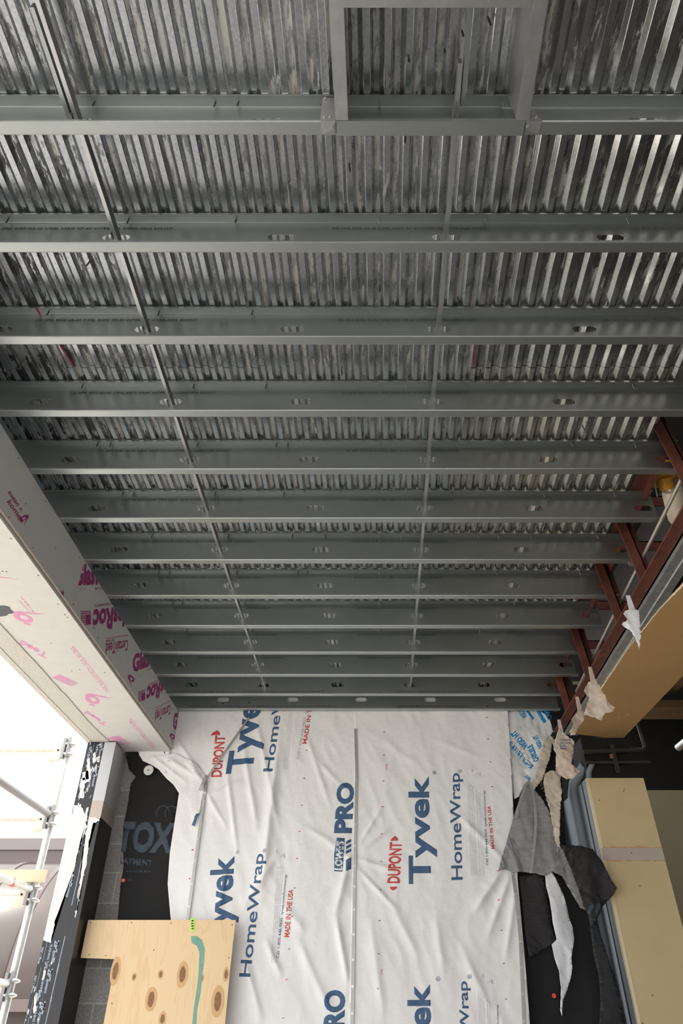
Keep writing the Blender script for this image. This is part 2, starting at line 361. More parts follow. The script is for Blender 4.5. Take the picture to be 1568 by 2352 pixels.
# ------------------------------------------------------------------ joists
YS = [.4318, .6118, .7951, .9771, 1.1547, 1.3347, 1.5159, 1.6987, 1.8767, 2.0555, 2.229, 2.397, 2.5386]
YS = [y * h for y in YS]
HOLE0 = [-.224 + SK * (y - YS[1]) for y in YS]
def joist_mesh(x0, x1, y2, holes, y_lip=None, flip=False):
    """C section: web at y2, flanges and lips towards the camera"""
    mb = MB(); y1 = y2 - LIP; r = .004
    low = [(y1, h + .013), (y1, h + r), (y1 + r * .3, h + r * .3), (y1 + r, h), (y2 - r, h), (y2 - r * .3, h + r * .3), (y2, h + r)]
    def strip(pr):
        for i in range(len(pr) - 1):
            (ya, za), (yb, zb) = pr[i], pr[i + 1]
            mb.add([(x0, ya, za), (x1, ya, za), (x1, yb, zb), (x0, yb, zb)], [(0, 1, 2, 3)], 'galv')
    strip(low); strip([(y, 2 * h + D - z) for y, z in low][::-1])
    za, zb = h + r, h + D - r; zc = h + D / 2; hw, hh = .051, .019; xs = x0
    for xc in sorted(holes):
        if xc - .06 <= xs or xc + .06 >= x1: continue
        a, b = xc - .06, xc + .06
        mb.add([(xs, y2, za), (a, y2, za), (a, y2, zb), (xs, y2, zb)], [(0, 1, 2, 3)], 'galv')
        ring = []
        for k in range(24):
            t = 2 * math.pi * (k + .5) / 24; cx = (hw - hh) * (1 if math.cos(t) > 0 else -1)
            ring.append((xc + cx + hh * math.cos(t), zc + hh * math.sin(t)))
        out = []
        for (px, pz) in ring:
            dx, dz = px - xc, pz - zc; s_ = min(.06 / abs(dx) if dx else 9e9, (zb - zc) / abs(dz) if dz else 9e9); out.append((xc + dx * s_, zc + dz * s_))
        # corners
        vs = [(x, y2, z) for x, z in ring] + [(x, y2, z) for x, z in out]
        fs = []
        for k in range(24):
            k2 = (k + 1) % 24; o1, o2 = out[k], out[k2]
            if (o1[0] - xc) * (o2[0] - xc) < 0:
                czz = zb if o1[1] > zc else za
                vs += [(o2[0], y2, czz), (o1[0], y2, czz)]; fs += [(k, k2, 24 + k2, 24 + k), (24 + k, 24 + k2, len(vs) - 2, len(vs) - 1)]
            else: fs.append((k, k2, 24 + k2, 24 + k))
        mb.add(vs, fs, 'galv'); xs = b
    mb.add([(xs, y2, za), (x1, y2, za), (x1, y2, zb), (xs, y2, zb)], [(0, 1, 2, 3)], 'galv')
    return mb
TXT = glyphs('CD SFIA 800S162-43 (18G) 33KSI CP-60 INTERTEK CCRR-0206 8220371', .004, 2, 0, 1.0)
SCR = {0: [218, 495, 548, 870, 1152], 1: [20, 296, 543, 868, 1114, 1438], 2: [113, 366, 580], 3: [191, 446, 612, 872, 932, 1067, 1130, 1452],
       4: [225, 255, 455, 636, 662, 870, 1047, 1075, 1312, 1456], 5: [283, 308, 495, 653, 870, 1035, 1058, 1247, 1408],
       6: [350, 525, 672, 748, 870, 920, 1097, 1143, 1218, 1370], 7: [365, 390, 545, 685, 707, 870, 1138, 1330], 8: [398, 420, 563, 870, 1180], 9: [430, 580, 870, 1100], 11: [720]}
ORD = ['farthest, against the white wrapped wall', 'second', 'third', 'fourth', 'fifth', 'sixth', 'seventh', 'eighth', 'ninth', 'tenth', 'eleventh', 'twelfth', 'nearest the camera, carrying the framed opening']
for i, y2 in enumerate(YS):
    xl, xr = -2.0 + SK * y2, 1.61 + SK * y2
    if i == 12: hs = [HOLE0[0]]; hs = [onY(u, 1609, y2).x for u in (355, 512, 671, 828, 987, 1148)]
    else: hs = [HOLE0[i] + .61 * k for k in range(-3, 4)]
    if i in (5, 8, 11): hs = [x for x in hs if x < 1.35] + [onY({5: 1477, 8: 1355, 11: 1270}[i], {5: 1168, 8: 1415, 11: 1575}[i], y2).x]
    mb = joist_mesh(xl, xr, y2, hs)
    flip = i >= 11
    for start, wd in ((-2.14, .68), (-.79 - .525, .685), (-.035, .589), (1.09, .64), (.59 + 1.7, .6)):
        if i == 11: start += .30
        if i == 12: start = {-2.14: -1.55, -.79 - .525: -.94, -.035: .28, 1.09: .28}.get(start, 9)
        x0 = start + .10 * 0 + SK * (y2 - YS[1]); zt = h + D - .052 if not flip else h + .052; th = .018
        if (start == -2.14 and i < 11) or i == 0: continue
        x1 = x0 + wd
        if x0 < xl or x0 > xr: continue
        cl = [((xr - .005, 0, 0), (1, 0, 0))]
        if not flip: put(mb, TXT, (x0, y2, zt), (x1, y2, zt), (x0, y2, zt + th), 'ink', (0, -1, 0), .0012, cl)
        else: put(mb, TXT, (x1, y2, zt), (x0, y2, zt), (x1, y2, zt - th), 'ink', (0, -1, 0), .0012, cl)
    n = 12 - i
    lab = ('galvanized steel C joist with stencilled web, ' + (ORD[12] if i == 0 else ORD[0] if i == 12 else ORD[n] + ' up from the white wrapped wall'))
    o = mb.build('steel_joist', None, lab, 'joist', 'galvanized ceiling joists', solid=.0011, off=0)
    for k, u in enumerate(SCR.get(i, [])):
        s_ = MB(); x = (u - 784) / F * (ct * (y2 - .018) + st * (h + D)); spike(s_, (x, y2 - .018, h + D), .030, (-.12 if u < 784 else .12, .1 + .1 * (k % 2)), 'screw' if u < 800 else 'screw_l', .0022)
        s_.build('screw', o)
    if i == 11:
        s_ = MB()
for u, v in ((512, 1616), (572, 1614), (958, 1623), (1120, 1622)):
    mb = MB(); p = onY(u, v, YS[12]); mb.tube([p, p + Vector((0, -.004, 0))], .005, 'black', 10); mb.build('screw', bpy.data.objects['steel_joist.012'])

# framed opening around the near bay: two trimmers, a header and the clip angles
def trimmer(x0, label, openright):
    mb = MB(); s_ = 1 if openright else -1
    xa = x0; xb = x0 + s_ * .0385           # web at xa
    prof = [(xb, h + .013), (xb, h + .001), (xa, h + .001), (xa, h + D - .002), (xb, h + D - .002), (xb, h + D - .013)]
    y0, y1 = .40, YS[0] - LIP - .003
    for i in range(5):
        (p, q), (r_, t) = prof[i], prof[i + 1]
        mb.add([(p + SK * y0, y0, q), (p + SK * y1, y1, q), (r_ + SK * y1, y1, t), (r_ + SK * y0, y0, t)], [(0, 1, 2, 3)], 'galv_b' if openright else 'galv')
    return mb.build('steel_trimmer', None, label, 'steel framing', 'framing around the roof opening', solid=.0011, off=0)
trimmer(-.062, 'bright galvanized channel hanging at upper middle, framing the opening', True)
trimmer(.535, 'darker galvanized channel at upper right, framing the opening', False) if False else trimmer(.497, 'darker galvanized channel at upper right, framing the opening', True)
mb = MB(); yh = .636
for (ya, za, yb, zb) in ((yh - LIP, h + .013, yh - LIP, h), (yh - LIP, h, yh, h), (yh, h, yh, h + D - .002), (yh, h + D - .002, yh - LIP, h + D - .002)):
    mb.add([(-.02, ya, za), (.52, ya, za), (.52, yb, zb), (-.02, yb, zb)], [(0, 1, 2, 3)], 'galv_b')
mb.build('steel_header', None, 'galvanized header channel cut off by the top edge of the photo', 'steel framing', 'framing around the roof opening', solid=.0011, off=0)
mb = MB(); y1, y2 = YS[0] - LIP - .001, YS[0] + .001
xa, xb = onZ(772, 295, h).x, onZ(1203, 295, h).x
mb.box((xa, y1, h - .0018), (xb, y2, h - .0004), 'galv'); mb.box((xa, y1 - .001, h - .0018), (xb, y1 + .0002, h + .016), 'galv')
mb.box((xa - .002, y1 + .004, h - .0022), (xa, y2 - .006, h - .0004), 'black'); mb.box((xb, y1 + .002, h - .0022), (xb + .002, y2 - .002, h - .0004), 'black')
mb.build('steel_track', None, 'flat galvanized track lapped under the nearest joist between the two channels', 'steel framing')
def clip(side, us, label):
    # upright leg lies in the joist's mouth in front of the web, foot laps under the flange
    e = empty('clip_angle', (0, 0, 0), label, 'bracket', 'clip angles on the nearest joist')
    y1 = YS[0] - LIP - .004; u0, u1 = us
    A = onY(u0 + 2, 283, y1); B = onY(u1, 278, y1); mb = MB()
    zt = h + D - .025
    xa, xb = A.x, B.x
    mb.hexa([(xa, y1, h), (xb, y1, h), (xb, y1 + .0015, h), (xa, y1 + .0015, h)],
            [(xa + .004, y1 + .006, zt), (xb - (.004 if side < 0 else .03), y1 + .006, zt), (xb - (.004 if side < 0 else .03), y1 + .0075, zt), (xa + .004, y1 + .0075, zt)], 'galv_b')
    mb.build('upright_leg', e)
    mb = MB(); k = .006 * side
    mb.hexa([(xa, y1, h - .0045), (xb, y1, h - .0045), (xb - .004, y1 + .034 + k, h - .0045), (xa + .005, y1 + .034 - k, h - .0045)],
            [(xa, y1, h - .003), (xb, y1, h - .003), (xb - .004, y1 + .034 + k, h - .003), (xa + .005, y1 + .034 - k, h - .003)], 'galv_b'); mb.build('foot_leg', e)
    xs = xb - .009 if side < 0 else xa + .009
    for (x, y, z, d) in ((xs, y1 + .02, h - .004, (0, 0, -1)), (xa + .012, y1, h + .018, (0, -1, 0)), (xb - .016, y1, h + .02, (0, -1, 0)), (xa + .012, y1 + .004, zt - .01, (0, -1, 0))):
        p = Vector((x, y, z)); d = Vector(d); s_ = MB(); s_.tube([p, p + d * .0015], .0062, 'screw_l', 12); s_.tube([p, p + d * .005], .0042, 'screw_l', 6, False); s_.build('screw', e)
clip(-1, (733, 769), 'shiny clip angle with screws left of the bright hanging channel')
clip(1, (1209, 1246), 'clip angle with one screw right of the darker hanging channel')

# bridging channels running through the punched holes
def bridging(x0, y0, y1, label, flipy=1, m='galv_b', z=h + .083, splice=None, tabs=True):
    e = empty('bridging_channel', (x0, y0, z), label, 'bridging', 'bridging channels through the joists')
    e.location = (0, 0, 0); mb = MB(); hgt, fl = .0375, .0127 * flipy
    prof = [(fl, z), (0, z), (0, z + hgt), (fl, z + hgt)]
    for i in range(3):
        (a, b), (c, d) = prof[i], prof[i + 1]
        mb.add([(x0 + a + SK * y0, y0, b), (x0 + a + SK * y1, y1, b), (x0 + c + SK * y1, y1, d), (x0 + c + SK * y0, y0, d)], [(0, 1, 2, 3)], m)
    mb.build('channel', e, solid=.0015, off=0)
    if tabs:
        for y2 in YS[:-1]:
            if y2 < y0 + .05 or y2 > y1: continue
            t = MB(); x = x0 + SK * y2 - .004
            t.box((x - .0015, y2 - .034, z - .012), (x, y2 - .001, z + .030), 'galv_b'); t.box((x - .014, y2 - .003, z - .010), (x, y2 - .0015, z + .030), 'galv_b')
            t.build('clip', e)
    return e
bridging(-.90, -.2, 5.42, 'long thin bridging channel threading the joists on the left')
bridging(-.923, .66, YS[0] + .03, 'short second bridging channel lapped beside the left run overhead', m='galv', z=h + .087, tabs=False)
bridging(.316, .80, 5.42, 'long thin bridging channel threading the joists right of centre')
bridging(.334, -.2, YS[0] - .05, 'bridging channel lapped onto the right run inside the framed opening', m='galv', z=h + .087, tabs=False)

# ------------------------------------------------------------------ left beam of gypsum board
BX = -1.678; ZB = 1.927; TB = .016; YE = 5.74; YN = -5.0  # YN extends the beam unseen behind the camera to cut sky light
XO = -2.315                                     # outer edge of the soffit at y = 0
g = MB(); g.box((XO + .02, YN, ZB + .001), (BX - TB - .001, YE, 2.249), 'conc', SK); g.build('wall_left_beam_core', kind='structure')
SEAM = 3.37
def beam_pt(u, v): return onX(u, v, BX)
nI = Vector((1, -SK, 0)).normalized()
clI = [((0, 0, h - .001), (0, 0, 1)), ((0, YE - .002, 0), (0, 1, 0)), ((0, 0, ZB + .001), (0, 0, -1))]
def pI(mb, gd, a, b, c, m='print', extra=()): put(mb, gd, beam_pt(*a), beam_pt(*b), beam_pt(*c), m, nI, .0006, clI + list(extra))
def board(y0, y1):
    mb = MB(); mb.add([(BX + SK * y0, y0, ZB), (BX + SK * y1, y1, ZB), (BX + SK * y1, y1, h), (BX + SK * y0, y0, h)], [(0, 1, 2, 3)], 'board')
    o = [(BX - TB + SK * y0, y0, ZB), (BX - TB + SK * y1, y1, ZB), (BX - TB + SK * y1, y1, h), (BX - TB + SK * y0, y0, h)]
    mb.add(o, [(3, 2, 1, 0)], 'board')
    f = [(BX + SK * y0, y0, ZB), (BX + SK * y1, y1, ZB), (BX + SK * y1, y1, h), (BX + SK * y0, y0, h)]
    mb.add(f + o, [(0, 4, 5, 1), (2, 6, 7, 3), (0, 3, 7, 4), (1, 5, 6, 2)], 'board_edge')
    return mb
def ring_pts(cx, cy, rx, ry, a0, a1, n, rot=0):
    return [(cx + rx * math.cos(a) * math.cos(rot) - ry * math.sin(a) * math.sin(rot), cy + rx * math.cos(a) * math.sin(rot) + ry * math.sin(a) * math.cos(rot)) for a in [a0 + (a1 - a0) * i / n for i in range(n + 1)]]
def ribbon():             # looped ribbon with a dot above it and a running tail
    polys = []
    o = ring_pts(.34, .55, .24, .30, 0, 2 * math.pi, 20); i_ = ring_pts(.36, .52, .10, .15, 0, 2 * math.pi, 20)
    for k in range(20): polys.append([o[k], o[k + 1], i_[k + 1], i_[k]])
    polys.append(ring_pts(.36, .95, .10, .06, 0, 2 * math.pi, 14)[:-1])
    t = [(.12, .34), (.35, .24), (.6, .20), (.8, .14), (1.0, .0), (.82, .08), (.6, .10), (.35, .12), (.16, .2)]
    polys += [[t[0], t[1], t[7], t[8]], [t[1], t[2], t[6], t[7]], [t[2], t[3], t[5], t[6]], [t[3], t[4], t[5]]]
    return icon(polys)
def flag():
    ps = [[(0, 1 - .07), (1, 1 - .07), (1, 1), (0, 1)]]
    for k in range(1, 8):
        a = 1 - .135 * k; x1 = 1 if k < 3 else .52
        ps.append([(0, a - .07), (x1, a - .07), (x1, a), (0, a)])
    ps.append([(.5, -.02), (1, -.02), (1, .66), (.5, .66)])
    return icon(ps)
RB, FL = ribbon(), flag()
GL, CT = glyphs('GlasRoc', .045, 4), glyphs('CertainTeed', .02, 3)
SM = glyphs('SHEATHING REVESTIMIENTO', .015, 2); SG = glyphs('SAINT-GOBAIN', .015, 2); RG = glyphs('®', 0, 3)
LN = icon([[(0, 0), (1, 0), (1, 1), (0, 1)]])
mb = board(YN, SEAM - .0012)
cS = [((0, SEAM - .002, 0), (0, 1, 0))]
pI(mb, glyphs('susan g.', .02, 3), (14, 1132), (45, 1179), (23, 1127), extra=cS)
pI(mb, glyphs('komen', .02, 3), (15, 1153), (48, 1201), (25, 1147), extra=cS)
pI(mb, RB, (75, 1178), (55, 1210), (49, 1180), extra=cS)
pI(mb, FL, (130, 1368), (146.5, 1367), (130, 1357), extra=cS)
for u, v in ((43, 1052), (59, 1157), (105, 1152), (21, 1188), (160, 1240), (128, 1260), (76, 1258), (137, 1347), (182, 1280), (186, 1353), (168, 1389)):
    p = beam_pt(u, v)
    if ZB < p.z < h: mb.add([p + nI * .0006 + Vector((0, math.cos(t) * .004, math.sin(t) * .006)) for t in [k * math.pi / 4 for k in range(8)]], [tuple(range(8))], 'ink')
mb.build('gypsum_sheathing_board', None, 'near board on the beam side, nearly blank with one small printed ribbon', 'sheathing board', 'sheathing boards on the left beam')
mb = board(SEAM + .0012, YE)
cS = [((0, SEAM + .003, 0), (0, -1, 0))]
def ext(a, b, t): return (a[0] + (b[0] - a[0]) * t, a[1] + (b[1] - a[1]) * t)
pI(mb, glyphs('Glas', .05, 4), (170, 1346), (217, 1343.5), (173, 1294), extra=cS)
pI(mb, glyphs('R', .05, 4), (219, 1343.5), (237, 1342), (220, 1297), extra=cS)
pI(mb, SM, (217, 1355), (260, 1352), (217, 1349), extra=cS)
pI(mb, GL, (306, 1390), (215, 1399), (303, 1436)); pI(mb, RG, (218, 1438), (214, 1438.3), (218, 1446))
pI(mb, SM, (276, 1381), (217, 1388), (276, 1387)); pI(mb, FL, (185, 1435), (208.5, 1434), (185, 1403))
pI(mb, CT, (294, 1469), (243, 1477), (293.5, 1494)); pI(mb, SG, (263, 1467), (243, 1470), (263, 1472.5)); pI(mb, LN, (243, 1467), (296, 1459), (243, 1465.8))
pI(mb, glyphs('Glas', .05, 4), (304, 1546), (342, 1531), (305, 1503)); pI(mb, glyphs('R', .05, 4), (344, 1530), (356, 1526), (344, 1493))
pI(mb, SM, (338, 1541), (366, 1529), (338, 1537))
pI(mb, GL, (400, 1550), (338, 1577), (397, 1586)); pI(mb, FL, (317, 1613), (333, 1607), (317, 1589)); pI(mb, SM, (375, 1555), (339, 1572), (375, 1559))
pI(mb, CT, (391, 1618), (356, 1636), (391, 1640)); pI(mb, LN, (356, 1627), (391.5, 1610), (356, 1626)); pI(mb, SG, (370, 1624), (356, 1631), (370, 1628))
pI(mb, glyphs('Gl', .05, 4), (397, 1679), (409, 1672), (398, 1640))
pI(mb, RB, (286, 1547), (304, 1583), (303, 1545)); pI(mb, RB, (384, 1683), (398, 1712), (397, 1680))
for u, v in ((194, 1353), (169, 1388), (224, 1465), (284, 1495), (320, 1551), (340, 1627), (376, 1679)):
    p = beam_pt(u, v); mb.add([p + nI * .0006 + Vector((0, math.cos(t) * .005, math.sin(t) * .006)) for t in [k * math.pi / 4 for k in range(8)]], [tuple(range(8))], 'ink')
mb.build('gypsum_sheathing_board', None, 'far board on the beam side crowded with large magenta lettering', 'sheathing board', 'sheathing boards on the left beam')
# soffit board
ZS = ZB - .002 - TB
mb = MB(); mb.box((XO + .10, YN, ZS), (BX - .017, YE, ZS + TB), 'board', SK)
clS = [((0, YE - .003, 0), (0, 1, 0))]
XB = XO + .175
def pS(gd, a, b, c, m='print_lit', cl=True):
    k = Vector((-1, SK, 0)).normalized()
    put(mb, gd, onZ(*a, ZS), onZ(*b, ZS), onZ(*c, ZS), m, (0, 0, -1), .0006, clS + ([((XB + .0, 0, 0), k)] if cl else []))
EST = glyphs('THIS SIDE OUT/ESTE LADO AFUERA', .01, 2)
pS(EST, (251, 1584), (168, 1481), (244, 1590)); pS(EST, (358, 1716), (300, 1648), (352, 1722))
pS(glyphs('susan', .0, 2), (79, 1405), (51, 1370), (75, 1407)); pS(glyphs('komen', .0, 2), (70, 1405), (44, 1377), (66, 1407))
pS(RB, (12, 1395), (106, 1409), (30, 1430), cl=False); pS(RB, (190, 1583), (262, 1603), (186, 1614), cl=False)
pS(RB, (-60, 1328), (44, 1331), (-60, 1304), cl=False)
pS(glyphs('Teed', .03, 3), (112, 1502), (50, 1470), (104, 1512)); pS(glyphs('Teed', .03, 3), (248, 1663), (200, 1632), (240, 1668))
pS(FL, (180, 1569), (136, 1549), (163, 1576), cl=False); pS(FL, (300, 1708), (272, 1690), (272, 1712), cl=False)
for u, v in ((6, 1312), (15, 1313), (88, 1322), (133, 1388), (149, 1412), (155, 1418), (117, 1478), (165, 1541), (183, 1538), (25, 1237), (197, 1597), (240, 1545), (300, 1660), (330, 1690)):
    p = onZ(u, v, ZS - .0006); mb.add([p + Vector((math.cos(t) * .005, math.sin(t) * .005, 0)) for t in [k * math.pi / 4 for k in range(8)]], [tuple(range(8))], 'ink')
# grey sealant patch
q = [(-20, 1391), (10, 1391), (22, 1394), (25, 1401), (31, 1405), (30, 1409), (20, 1410), (16, 1414), (4, 1416), (-20, 1418)]
mb.add([onZ(u, v, ZS - .001) for u, v in q], [tuple(range(len(q)))], 'greypatch')
mb.build('soffit_board', None, 'white underside board of the left beam with pale pink lettering', 'sheathing board')
# textured base coat along the outer edge
mb = MB(); rnd = random.Random(3); n = 160; top = []; 
for i in range(n + 1):
    y = YN + (YE - YN) * i / n; x = XB + SK * y + .020 * noise.noise(Vector((y * 2.1, 0, 0))) + .006 * noise.noise(Vector((y * 18, 3, 0))); top.append((x, y))
zf = ZS - .006
vs = [(x, y, zf) for x, y in top] + [(XO + SK * y, y, zf) for x, y in top] + [(x + .002, y, ZS + .001) for x, y in top] + [(XO + SK * y, y, 2.3) for x, y in top]
k = n + 1
fs = [(i, i + 1, k + i + 1, k + i) for i in range(n)] + [(i, 2 * k + i, 2 * k + i + 1, i + 1) for i in range(n)] + [(k + i, k + i + 1, 3 * k + i + 1, 3 * k + i) for i in range(n)]
mb.add(vs, fs, 'stucco')
mb.tube([(XO + .045 + SK * YN, YN, zf), (XO + .045 + SK * YE, YE, zf)], .004, 'stucco', 8)
mb.build('stucco_base_coat', None, 'rough cream base coat strip along the outer edge of the left beam', 'stucco')

# ------------------------------------------------------------------ column under the beam
y0 = 5.48; yb = 5.815
xl = onY(204, 1697, y0).x; xr = onY(266, 1700, y0).x; xm = onY(242, 1700, y0).x
e = empty('wrapped_column', (0, 0, 0), 'slim column wrapped in printed black flashing tape below the left beam', 'column')
mb = MB(); mb.box((xl, y0, -1.55), (xr, yb, ZS - .012), 'tape')
nC = (0, -1, 0)
def pC(gd, a, b, c, m='tape_print', eps=.0012): put(mb, gd, onY(*a, y0), onY(*b, y0), onY(*c, y0), m, nC, eps, [((xl + .002, 0, 0), (-1, 0, 0)), ((xr - .001, 0, 0), (1, 0, 0)), ((0, 0, ZS - .014), (0, 0, 1))])
ZP, FT, SYS, TEK = glyphs('ZIP', .03, 3, .3), glyphs('FLASHING TAPE', .02, 2), glyphs('system', .02, 3, .3), glyphs('TEC | Flow', .03, 2, .3)
def band(pts, m, eps, jag=.004, seed=0):
    rnd = random.Random(seed); P = []
    for i, q in enumerate(pts):
        a = onY(*q, y0); b = onY(*pts[(i + 1) % len(pts)], y0); kk = max(1, int((b - a).length / .014))
        for j in range(kk): P.append(a.lerp(b, j / kk) + Vector((rnd.uniform(-jag, jag), 0, rnd.uniform(-jag, jag))))
    P = [Vector((min(max(p.x, xl), xr), y0 - eps, min(p.z, ZS - .012))) for p in P]
    bm = bmesh.new(); f = bm.faces.new([bm.verts.new(p) for p in P]); bmesh.ops.triangulate(bm, faces=bm.faces[:]); a, b = bm_data(bm); bm.free(); mb.add(a, b, m)
for v0 in (1702, 1760, 1935, 2010, 2160, 2225, 2300):           # repeated printing that reads downwards
    k = (v0 - 1697) / 655; uc = 235 - 150 * k; s_ = 1 + .35 * k
    dx = -.23
    def L(du, dv, du2): return (uc + du + dx * dv, v0 + dv), 
    def anch(off, a0, a1, hgt):
        A = (uc + off * s_ + dx * a0, v0 + a0); B = (uc + off * s_ + dx * a1, v0 + a1); return A, B, (A[0] + hgt * s_, A[1])
    pC(ZP, *anch(-2, 0, 16 * s_, 8)); pC(SYS, *anch(-2, 18 * s_, 44 * s_, 6)); pC(FT, *anch(-9, 8 * s_, 52 * s_, 4)); pC(icon([[(0, 0), (1, 0), (1, 1), (0, 1)]]), *anch(4, 0, 22 * s_, 2))
    pC(TEK, *anch(-26, 12 * s_, 44 * s_, 6))
    if v0 > 2100:
        pC(ZP, *anch(-34, -6, 12 * s_, 7)); pC(SYS, *anch(-34, 14 * s_, 36 * s_, 5)); pC(FT, *anch(-40, 4 * s_, 44 * s_, 4))
    pC(icon([[(0, 0), (1, 0), (1, .3), (0, .3)], [(0, .5), (1, .5), (1, .58), (0, .58)]]), *anch(14, -10, 60 * s_, 3)); pC(icon([[(0, 0), (1, 0), (1, .5), (0, .5)]]), *anch(-16, -4, 40 * s_, 1))
band([(170, 1850), (186, 1848), (195, 1870), (200, 1900), (186, 1930), (170, 2000), (150, 2060), (128, 2110), (118, 2165), (100, 2160), (112, 2090), (135, 1990), (150, 1925)], 'smear', .002, .005, 1)
band([(206, 1872), (262, 1880), (214, 1890), (205, 1930), (203, 1950), (198, 1985), (188, 2040), (176, 2095), (171, 2110), (180, 2050), (188, 1990), (193, 1930), (200, 1900)], 'smear', .002, .005, 2)
for i, q in enumerate([[(214, 1730), (218, 1727), (222, 1750), (212, 1752)], [(200, 1745), (206, 1740), (210, 1790), (195, 1800)], [(188, 1775), (202, 1770), (205, 1790), (190, 1792)], [(186, 1790), (196, 1785), (192, 1835), (180, 1832)],
                       [(222, 1740), (230, 1738), (228, 1752), (220, 1750)], [(198, 1855), (203, 1852), (200, 1885), (192, 1890)], [(100, 2230), (106, 2228), (103, 2248), (96, 2250)], [(78, 2290), (84, 2288), (84, 2320), (76, 2330)]]):
    band(q, 'smear', .0022, .004, 10 + i)
rnd = random.Random(41)
for i in range(46):
    v = rnd.uniform(1700, 1850) if i < 26 else rnd.uniform(2180, 2350); uc = 226 - .226 * (v - 1697) + rnd.uniform(-22, 12); L = rnd.uniform(3, 14); w_ = rnd.uniform(.6, 3)
    band([(uc, v), (uc + w_, v - 1), (uc + w_ - L * .2, v + L), (uc - L * .2, v + L + 1)], 'smear' if i % 3 else 'tape_print', .0024, .0025, 60 + i)
mb.build('column_body', e)
za, zb_ = onY(258, 1840, y0).z, onY(258, 1877, y0).z
mb = MB(); t = .006; mb.box((xm, y0 - t, za), (xr + t, yb, ZS - .012), 'greypanel'); mb.build('grey_trim_panel', e, 'plain grey trim on the upper column')
mb = MB(); mb.box((xm, y0 - t * .6, zb_), (xr + t * .6, yb, za), 'pinkbeige'); mb.build('sheathing_strip', e, 'pinkish beige strip under the grey trim')

# ------------------------------------------------------------------ back wall coverings, left
mb = MB()
sheet(mb, [(286, 1715), (340, 1700), (400, 1700), (412, 1815), (402, 1880), (395, 1960), (395, 2120), (270, 2120), (276, 2040), (284, 1990), (283, 1900), (293, 1850), (300, 1800), (312, 1783), (296, 1768), (290, 1740)], 5.79, 'felt', .04, ripple(.008, 5, 2, 2.), .002, 4)
yf = 5.79; hfF = ripple(.008, 5, 2, 2.)
clF = [(onY(284, 1900, yf), Vector((-1, 0, -.1)))]
def pF(gd, a, b, c, m='felt_print', eps=.003): put(mb, gd, onY(*a, yf), onY(*b, yf), onY(*c, yf), m, (0, -1, 0), eps, clF, .04, hfF)
pF(glyphs('TOX', .06, 4), (262, 1957), (398, 1962), (275, 1885)); pF(glyphs('UNDERLAYMENT', .04, 3), (218, 1978), (350, 1992), (220, 1962)); pF(glyphs('and ASTM 4869', .02, 3), (290, 2004), (346, 2005), (291, 1998))
pF(glyphs('2047', .02, 3), (288, 2024), (303, 2024), (288, 2018))
fan = []
for cx in (372, 392):
    fan.append((ring_pts(0, 0, 1, 1, 0, math.pi * 1.2, 10), cx))
for pts_, cx in fan:
    gd = icon([[(x * .5 + .5, y * .5 + .5) for x, y in pts_[i:i + 2]] + [(pts_[i + 1][0] * .42 + .5, pts_[i + 1][1] * .42 + .5), (pts_[i][0] * .42 + .5, pts_[i][1] * .42 + .5)] for i in range(10)])
    pF(gd, (cx - 16, 1885), (cx + 16, 1885), (cx - 12, 1850))
mb.build('black_underlayment', None, 'black printed underlayment felt hanging left of the white house wrap', 'underlayment', solid=.001)
e = MB(); p = onY(341, 1769, 5.745); e.tube([p, p + Vector((0, .004, 0))], .040, 'washer', 28); e.tube([p + Vector((0, -.003, 0)), p], [.030, .034], 'washer', 28); e.tube([p + Vector((0, -.004, 0)), p], .017, 'washer', 20)
e.tube([p + Vector((0, -.007, 0)), p], .006, 'screw', 10); e.build('cap_washer', None, 'round white cap washer pinned on the black felt', 'fastener')
e = MB(); p = onY(283, 2022, 5.77); e.tube([p, p + Vector((0, .004, 0))], .013, 'redtape', 14); e.build('cap_nail', None, 'small red cap nail at the left edge of the black felt', 'fastener')
e = MB(); p = onY(1272, 2287, 5.77); e.tube([p, p + Vector((0, .004, 0))], .014, 'redtape', 14); e.build('cap_nail', None, 'small red cap nail on black felt near the white hanging strip', 'fastener')

